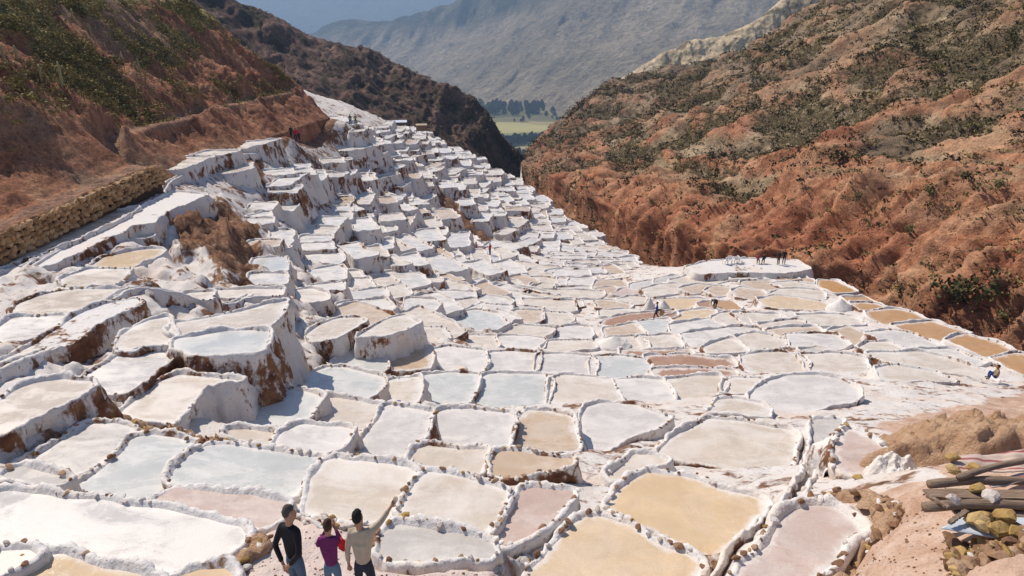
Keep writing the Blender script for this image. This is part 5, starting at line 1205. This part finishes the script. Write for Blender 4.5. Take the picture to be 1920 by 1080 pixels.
# ------------------------------------------------------------------ near right corner: earth mound, bank of clods, timber, sheet, rubble
def bump_patch(name, ctr_px, Y, sx, sy, h, mat, seed, label, cat, rot=0, shape=1.0, rough=.22, kind=None):
    c = np.array(at(*ctr_px, Y)); n1_, n2_ = 130, 90; u = np.linspace(-1.4, 1.4, n1_); v = np.linspace(-1.4, 1.4, n2_); Ug, Vg = np.meshgrid(u, v, indexing='ij'); Ug, Vg = Ug.ravel(), Vg.ravel()
    cx, sx_ = math.cos(rot), math.sin(rot); x = c[0] + Ug * sx * cx - Vg * sy * sx_; y = c[1] + Ug * sx * sx_ + Vg * sy * cx
    gzv = np.array([ground_z(a, b) for a, b in zip(x, y)]); r = np.sqrt(Ug ** 2 + Vg ** 2) + .22 * fbm(np.c_[Ug * 2, Vg * 2, Ug * 0 + seed], 3, seed)
    hh = h * np.clip(1 - r ** 2.2, -.4, 1) ** shape if shape == 1 else h * np.where(r < 1, (1 - np.clip(r, 0, 1) ** 3.2), -.3 * (r - 1))
    P_ = np.c_[x, y, hh]; hh = hh + (fbm(P_ * 1.6, 4, seed + 1, ridged=True) * rough * .6 + fbm(P_ * 4.5, 5, seed + 2, .65) * rough * .8) * h * np.clip(1.15 - r, 0, 1)
    z = gzv + np.where(r < 1.1, hh, -.35); V = np.c_[x, y, z]
    b = np.array([c[0], c[1], ground_z(c[0], c[1])]); return obj(name, mesh(name, V - b, gridfaces(n1_, n2_), [mat], True), None, tuple(b), label=label, cat=cat, kind=kind)
m = NT('mound_earth'); p = m.pos(); a_ = m.noise(2.2, 6, .68, p, .3); b_ = m.noise(11, 5, .7, p)
M['mound'] = m.done(m.mix(m.ramp(b_, [(.35, g3(0)), (.65, g3(.6))]), m.ramp(a_, [(.25, (.36, .20, .12)), (.5, (.56, .36, .225)), (.75, (.68, .49, .34))]), (.44, .27, .17)), .95, m.bump(m.math('ADD', a_, b_), .9, .12), .1)
bump_patch('earth_mound', (1885, 790), 12.4, 3.2, 1.7, 1.0, M['mound'], 11, 'brown earth mound at the right edge above the timber pile', 'mound', .12, 2.0, .26)
bump_patch('salt_spill', (1690, 845), 11.2, .75, .55, .55, M['cleansalt'], 15, 'white salt spill on the left flank of the brown earth mound', 'salt', .0, 1, .3)
def clods(pts, label, name, mats, wd, hh, n, smin, smax, cat='bank', em='mound'):
    """low bank of earth and stones along a line"""
    pa = px_path(pts, .1, 0); 
    for i in range(len(pa)): pa[i, 2] = ground_z(pa[i, 0], pa[i, 1])
    b = tuple(pa[0]); r = empty(name, b, label=label, cat=cat); prof = [(-wd, -.15), (-wd * .7, hh * .35), (-wd * .3, hh * .85), (0, hh), (wd * .35, hh * .8), (wd * .75, hh * .3), (wd, -.15)]
    V, Fc = sweep(pa, prof); V = V + np.c_[fbm(V * 3.5, 3, 421), fbm(V * 3.5, 3, 422), fbm(V * 3.2, 4, 423)] * np.array([wd * .7, wd * .7, hh * 1.3]); obj('earth' if em == 'mound' else 'crust', mesh('earth', V - b, Fc, [M[em]], True), r)
    for i in range(n):
        k = random.randrange(len(pa)); o_ = random.gauss(0, wd * .5); q = np.array([pa[k, 0] + random.gauss(0, wd * .5), pa[k, 1] + o_, pa[k, 2] + hh * max(.15, 1 - abs(o_) / wd) * .9])
        put_stone(r, q, random.uniform(smin, smax), pick_stone(mats), b)
    return r
clods([(1548,932),(1600,936),(1650,940),(1688,950),(1678,968),(1640,988),(1612,1008),(1592,1040),(1560,1075),(1530,1100)], 'rocky earth bank between the pink salt flat and the dirt path', 'earth_bank', (6, 1, 2), .18, .13, 110, .05, .15)
clods([(232,776),(262,788),(300,796),(345,803),(385,815),(418,826)], 'reddish earth bank along the lower left pans', 'earth_bank', (8, 2, 1), .20, .22, 45, .10, .26)
clods([(455,985),(480,1005),(490,1030),(470,1050),(440,1062)], 'stony earth bank left of the person in black', 'earth_bank', (6, 2, 3), .16, .14, 34, .07, .17)
clods([(760,1052),(800,1048),(850,1050),(900,1052),(930,1048)], 'loose flat rubble on the walkway right of the onlookers', 'stone_rubble', (6, 1, 3), .14, .05, 40, .06, .2, 'rubble', 'rim')
clods([(1546,800),(1552,825),(1556,850),(1556,880)], 'lumpy salted stone ridge beside the grey channel basin', 'salt_ridge', (1, 1, 6), .10, .12, 26, .08, .18, em='rim')
for pxs in ([(530,962),(560,972),(595,985),(640,990),(680,985)],): clods(pxs, 'low salted stone edge just behind the three onlookers', 'stone_edge', (1, 1, 5), .07, .05, 22, .06, .13, em='rim')
m = NT('weathered_wood'); p = m.n('ShaderNodeTexCoord').outputs['Object']; g_ = m.noise(7, 5, .65, m.map(p, (.6, 9, 9)), .4)
M['wood'] = m.done(m.ramp(g_, [(.25, (.11, .07, .045)), (.5, (.25, .175, .125)), (.75, (.38, .29, .22))]), .9, m.bump(g_, .6, .02), .1)
m = NT('galvanised_sheet'); p = m.pos(); M['sheet'] = m.done(m.mix(m.noise(3, 4, .6, p), (.42, .47, .53), (.62, .66, .70)), .5, None, .5)
m = NT('striped_cloth'); p = m.n('ShaderNodeTexCoord').outputs['Object']; wv = m.n('ShaderNodeTexWave', Vector=p, Scale=1.9, Distortion=2.2, _bands_direction='Y').outputs['Fac']
M['cloth'] = m.done(m.ramp(wv, [(.0, (.46, .35, .29)), (.5, (.58, .46, .39)), (.86, (.52, .38, .33)), (.94, (.40, .17, .15)), (1.0, (.33, .10, .10))]), .95, None, .1)
PZ = -5.22
def beam(p1, p2, z1, z2, wd, th, label, name='timber_beam', rnd=False):
    a = np.array(at_z(*p1, z1)); b = np.array(at_z(*p2, z2)); d = b - a; L = np.linalg.norm(d); n = 14
    if rnd: V, Fc = tube([(t * L, .02 * math.sin(t * 7), .015 * math.sin(t * 5)) for t in np.linspace(0, 1, n)], wd / 2 * (1 + .08 * np.sin(np.arange(n) * 1.7)), 10)
    else:
        V = []
        for i in range(n):
            x = i / (n - 1) * L; j = [random.uniform(-.008, .008) for _ in range(4)]; V += [(x, -wd/2 + j[0], -th/2), (x, wd/2 + j[1], -th/2), (x, wd/2 + j[2], th/2 + j[0]), (x, -wd/2 + j[3], th/2 + j[1])]
        Fc = [(i*4+k, i*4+(k+1) % 4, (i+1)*4+(k+1) % 4, (i+1)*4+k) for i in range(n-1) for k in range(4)] + [(3, 2, 1, 0), ((n-1)*4, (n-1)*4+1, (n-1)*4+2, (n-1)*4+3)]
    o = obj(name, mesh(name, V, Fc, [M['wood']], rnd), None, tuple(a), label=label, cat='timber', group='timber pile in the right corner'); o.rotation_euler = Vector(d).to_track_quat('X', 'Z').to_euler(); return o
beam((1742,908), (2080,896), PZ, PZ, .11, .09, 'long grey round beam across the top of the timber pile', rnd=True)
beam((1797,895), (2080,828), PZ + .10, PZ + .16, .08, .08, 'slanting pole resting on the uppermost beam', 'timber_pole', True)
beam((1737,926), (2080,932), PZ - .03, PZ - .03, .17, .04, 'wide grey board below the uppermost beam', 'timber_board')
beam((1733,951), (2080,944), PZ, PZ, .12, .10, 'dark split beam just above the metal sheet', rnd=True)
beam((1738,929), (1780,951), PZ + .07, PZ + .09, .05, .03, 'short pale slat lying across two beams', 'timber_offcut')
beam((1780,980), (1812,958), PZ + .05, PZ + .09, .045, .04, 'short stick leaning on the metal sheet', 'timber_stick')
beam((1790,962), (2080,966), PZ - .06, PZ - .06, .14, .03, 'lowest grey board half hidden by yellow rocks', 'timber_board')
def cloth(p, z, label):
    a, b, c_, d = [np.array(at_z(*q, z)) for q in p]; n = 30; V = []
    for i in range(n):
        for j in range(n):
            u, v = i / (n-1), j / (n-1); V.append((a*(1-u)+b*u)*(1-v) + (d*(1-u)+c_*u)*v)
    V = np.array(V); V[:, 2] += fbm(V * 3, 3, 431) * .05; b0 = V[0].copy(); o = obj('striped_cloth', mesh('striped_cloth', V - b0, gridfaces(n, n), [M['cloth']], True), None, tuple(b0), label=label, cat='cloth'); sm = o.modifiers.new('t', 'SOLIDIFY'); sm.thickness = .012
cloth([(1785,856),(1990,842),(1990,882),(1775,888)], PZ - .02, 'pale cloth with red stripes weighted by stones behind the timber')
cloth([(1850,905),(1990,872),(1990,900),(1860,912)], PZ + .0, 'red striped cloth showing between two beams')
cs = [np.array(at_z(*q, PZ - .02)) for q in ((1764,990),(1812,963),(1990,972),(1990,1030))]; b0 = cs[0].copy(); V = []
for i in range(40):
    for j in range(6):
        u, v = i/39, j/5; q = (cs[0]*(1-u)+cs[3]*u)*(1-v) + (cs[1]*(1-u)+cs[2]*u)*v; q = q + np.array([0, 0, .012 * math.sin(v * 30)]); V.append(q - b0)
o = obj('metal_sheet', mesh('metal_sheet', V, gridfaces(40, 6), [M['sheet']], True), None, tuple(b0), label='pale grey metal sheet loaded with yellow rocks in the right corner', cat='sheet'); sm = o.modifiers.new('t', 'SOLIDIFY'); sm.thickness = .01
YR = [((1832,972),.20,'large yellow rock at the left of the metal sheet'),((1842,985),.15,'yellow rock in front of the large one on the sheet'),((1880,966),.22,'long yellow rock at the back of the sheet'),((1875,994),.19,'yellow rock at the front edge of the sheet'),((1905,1000),.17,'dark yellow rock nearest the photo corner on the sheet'),((1850,968),.15,'yellow rock between two others on the sheet'),
      ((1785,858),.12,'smooth ochre stone on the cloth corner'),((1828,877),.17,'rough yellow rock on the striped cloth'),((1787,881),.13,'flat ochre stone at the cloth edge'),((1832,914),.14,'yellow stone on the wide grey board'),((1786,936),.14,'grey stone between the beams, left'),((1856,932),.17,'pinkish stone between the beams, right'),((1608,894),.16,'lone yellow rock on the pinkish dry pan')]
for (px, py), s, lb in YR:
    z = PZ + .03 + s * .22
    if px < 1700: z = floor_at(px, py)[2] + .04
    q = at_z(px, py, z); o = obj('yellow_rock' if 'yellow' in lb or 'ochre' in lb else 'grey_rock', stone_meshes[(6 if 'yellow' in lb or 'ochre' in lb else 10) + (int(px) % 2)][1], None, q, label=lb, cat='rock'); o.scale = (s * 1.35, s, s * .9); o.rotation_euler = (random.uniform(-.4, .4), random.uniform(-.4, .4), random.uniform(0, 6))
# rubble base under the sheet
rb = at_z(1860, 1040, -5.6); r = empty('rubble_pile', rb, label='brown rubble pile holding up the metal sheet, right corner', cat='rubble')
for i in range(150):
    px, py = random.uniform(1785, 1960), random.uniform(1000, 1095); q = at_z(px, py, -5.36 - (py - 1000) / 95 * .1); gzz = ground_z(q[0], q[1]); zz = random.uniform(gzz, max(gzz + .06, q[2]))
    put_stone(r, (q[0], q[1], zz), random.uniform(.08, .20), pick_stone((8, 1.6, .7)), rb)
# small loose stones over the near path and flats
lo = []
for i in range(3500):
    px, py = random.uniform(430, 1900), random.uniform(880, 1085)
    if not (inside([(1560,1080),(1650,1000),(1700,930),(1790,900),(1790,1000),(1800,1085)], px, py) or inside([(440,1000),(700,985),(960,1060),(960,1085),(430,1085)], px, py)) or random.random() < .4: continue
    h = hit(px, py); lo.append((np.array([h[0], h[1], ground_z(h[0], h[1]) + .005]), random.uniform(.012, .05), random.choices((0, 1, 2), (4, 1, 4))[0]))
if lo: obj('gravel', join_stones(lo, .1), kind='stuff', label='loose pebbles on the walkway and dirt path', cat='gravel')
# ------------------------------------------------------------------ sheds near the far terraces
M['roof_pale'] = plain('pale_roof_sheet', (.55, .60, .66), .5, .1, 1); M['roof_tan'] = plain('tan_thatch', (.40, .32, .22), .95, .3, 5)
def shed(px, py, Y, w_, d_, h_, mat, label, nm):
    c = at(px, py, Y); z0 = c[2] - h_; r = empty(nm, (c[0], c[1], z0), .15, label=label, cat='shed')
    V, Fc = boxm((0, 0, h_ + .05), (w_, d_, .1)); V = [(x, y, z + .18 * (y / d_)) for x, y, z in V]; obj('roof', mesh('roof', V, Fc, [mat], False), r)
    for sx in (-1, 1):
        for sy in (-1, 1): V, Fc = tube([(sx * w_ * .46, sy * d_ * .42, -1.5), (sx * w_ * .46, sy * d_ * .42, h_)], .07, 6); obj('post', mesh('post', V, Fc, [M['pole']], True), r)
    V, Fc = boxm((0, d_ * .42, h_ * .5), (w_ * .9, .06, h_)); obj('wall', mesh('wall', V, Fc, [M['pole']], False), r)
shed(747, 228, 178, 4.2, 3, 1.8, M['roof_pale'], 'open shed with a pale blue roof at the far terraces', 'shed'); shed(790, 234, 190, 3.0, 2, 1.8, M['roof_tan'], 'small shelter with tan roof below the dark ridge', 'shelter')

# dry grass at the foot of the rubble
gp_ = []
for i in range(60):
    q = at_z(random.uniform(1780, 1930), random.uniform(1035, 1085), -5.5); gp_.append((q[0], q[1], ground_z(q[0], q[1]) + .03))
tufts('dry_grass', np.array(gp_), np.random.default_rng(2).uniform(.05, .13, 60), M['drygrass'], 'dry grass at the foot of the rubble in the right corner', 'grass')
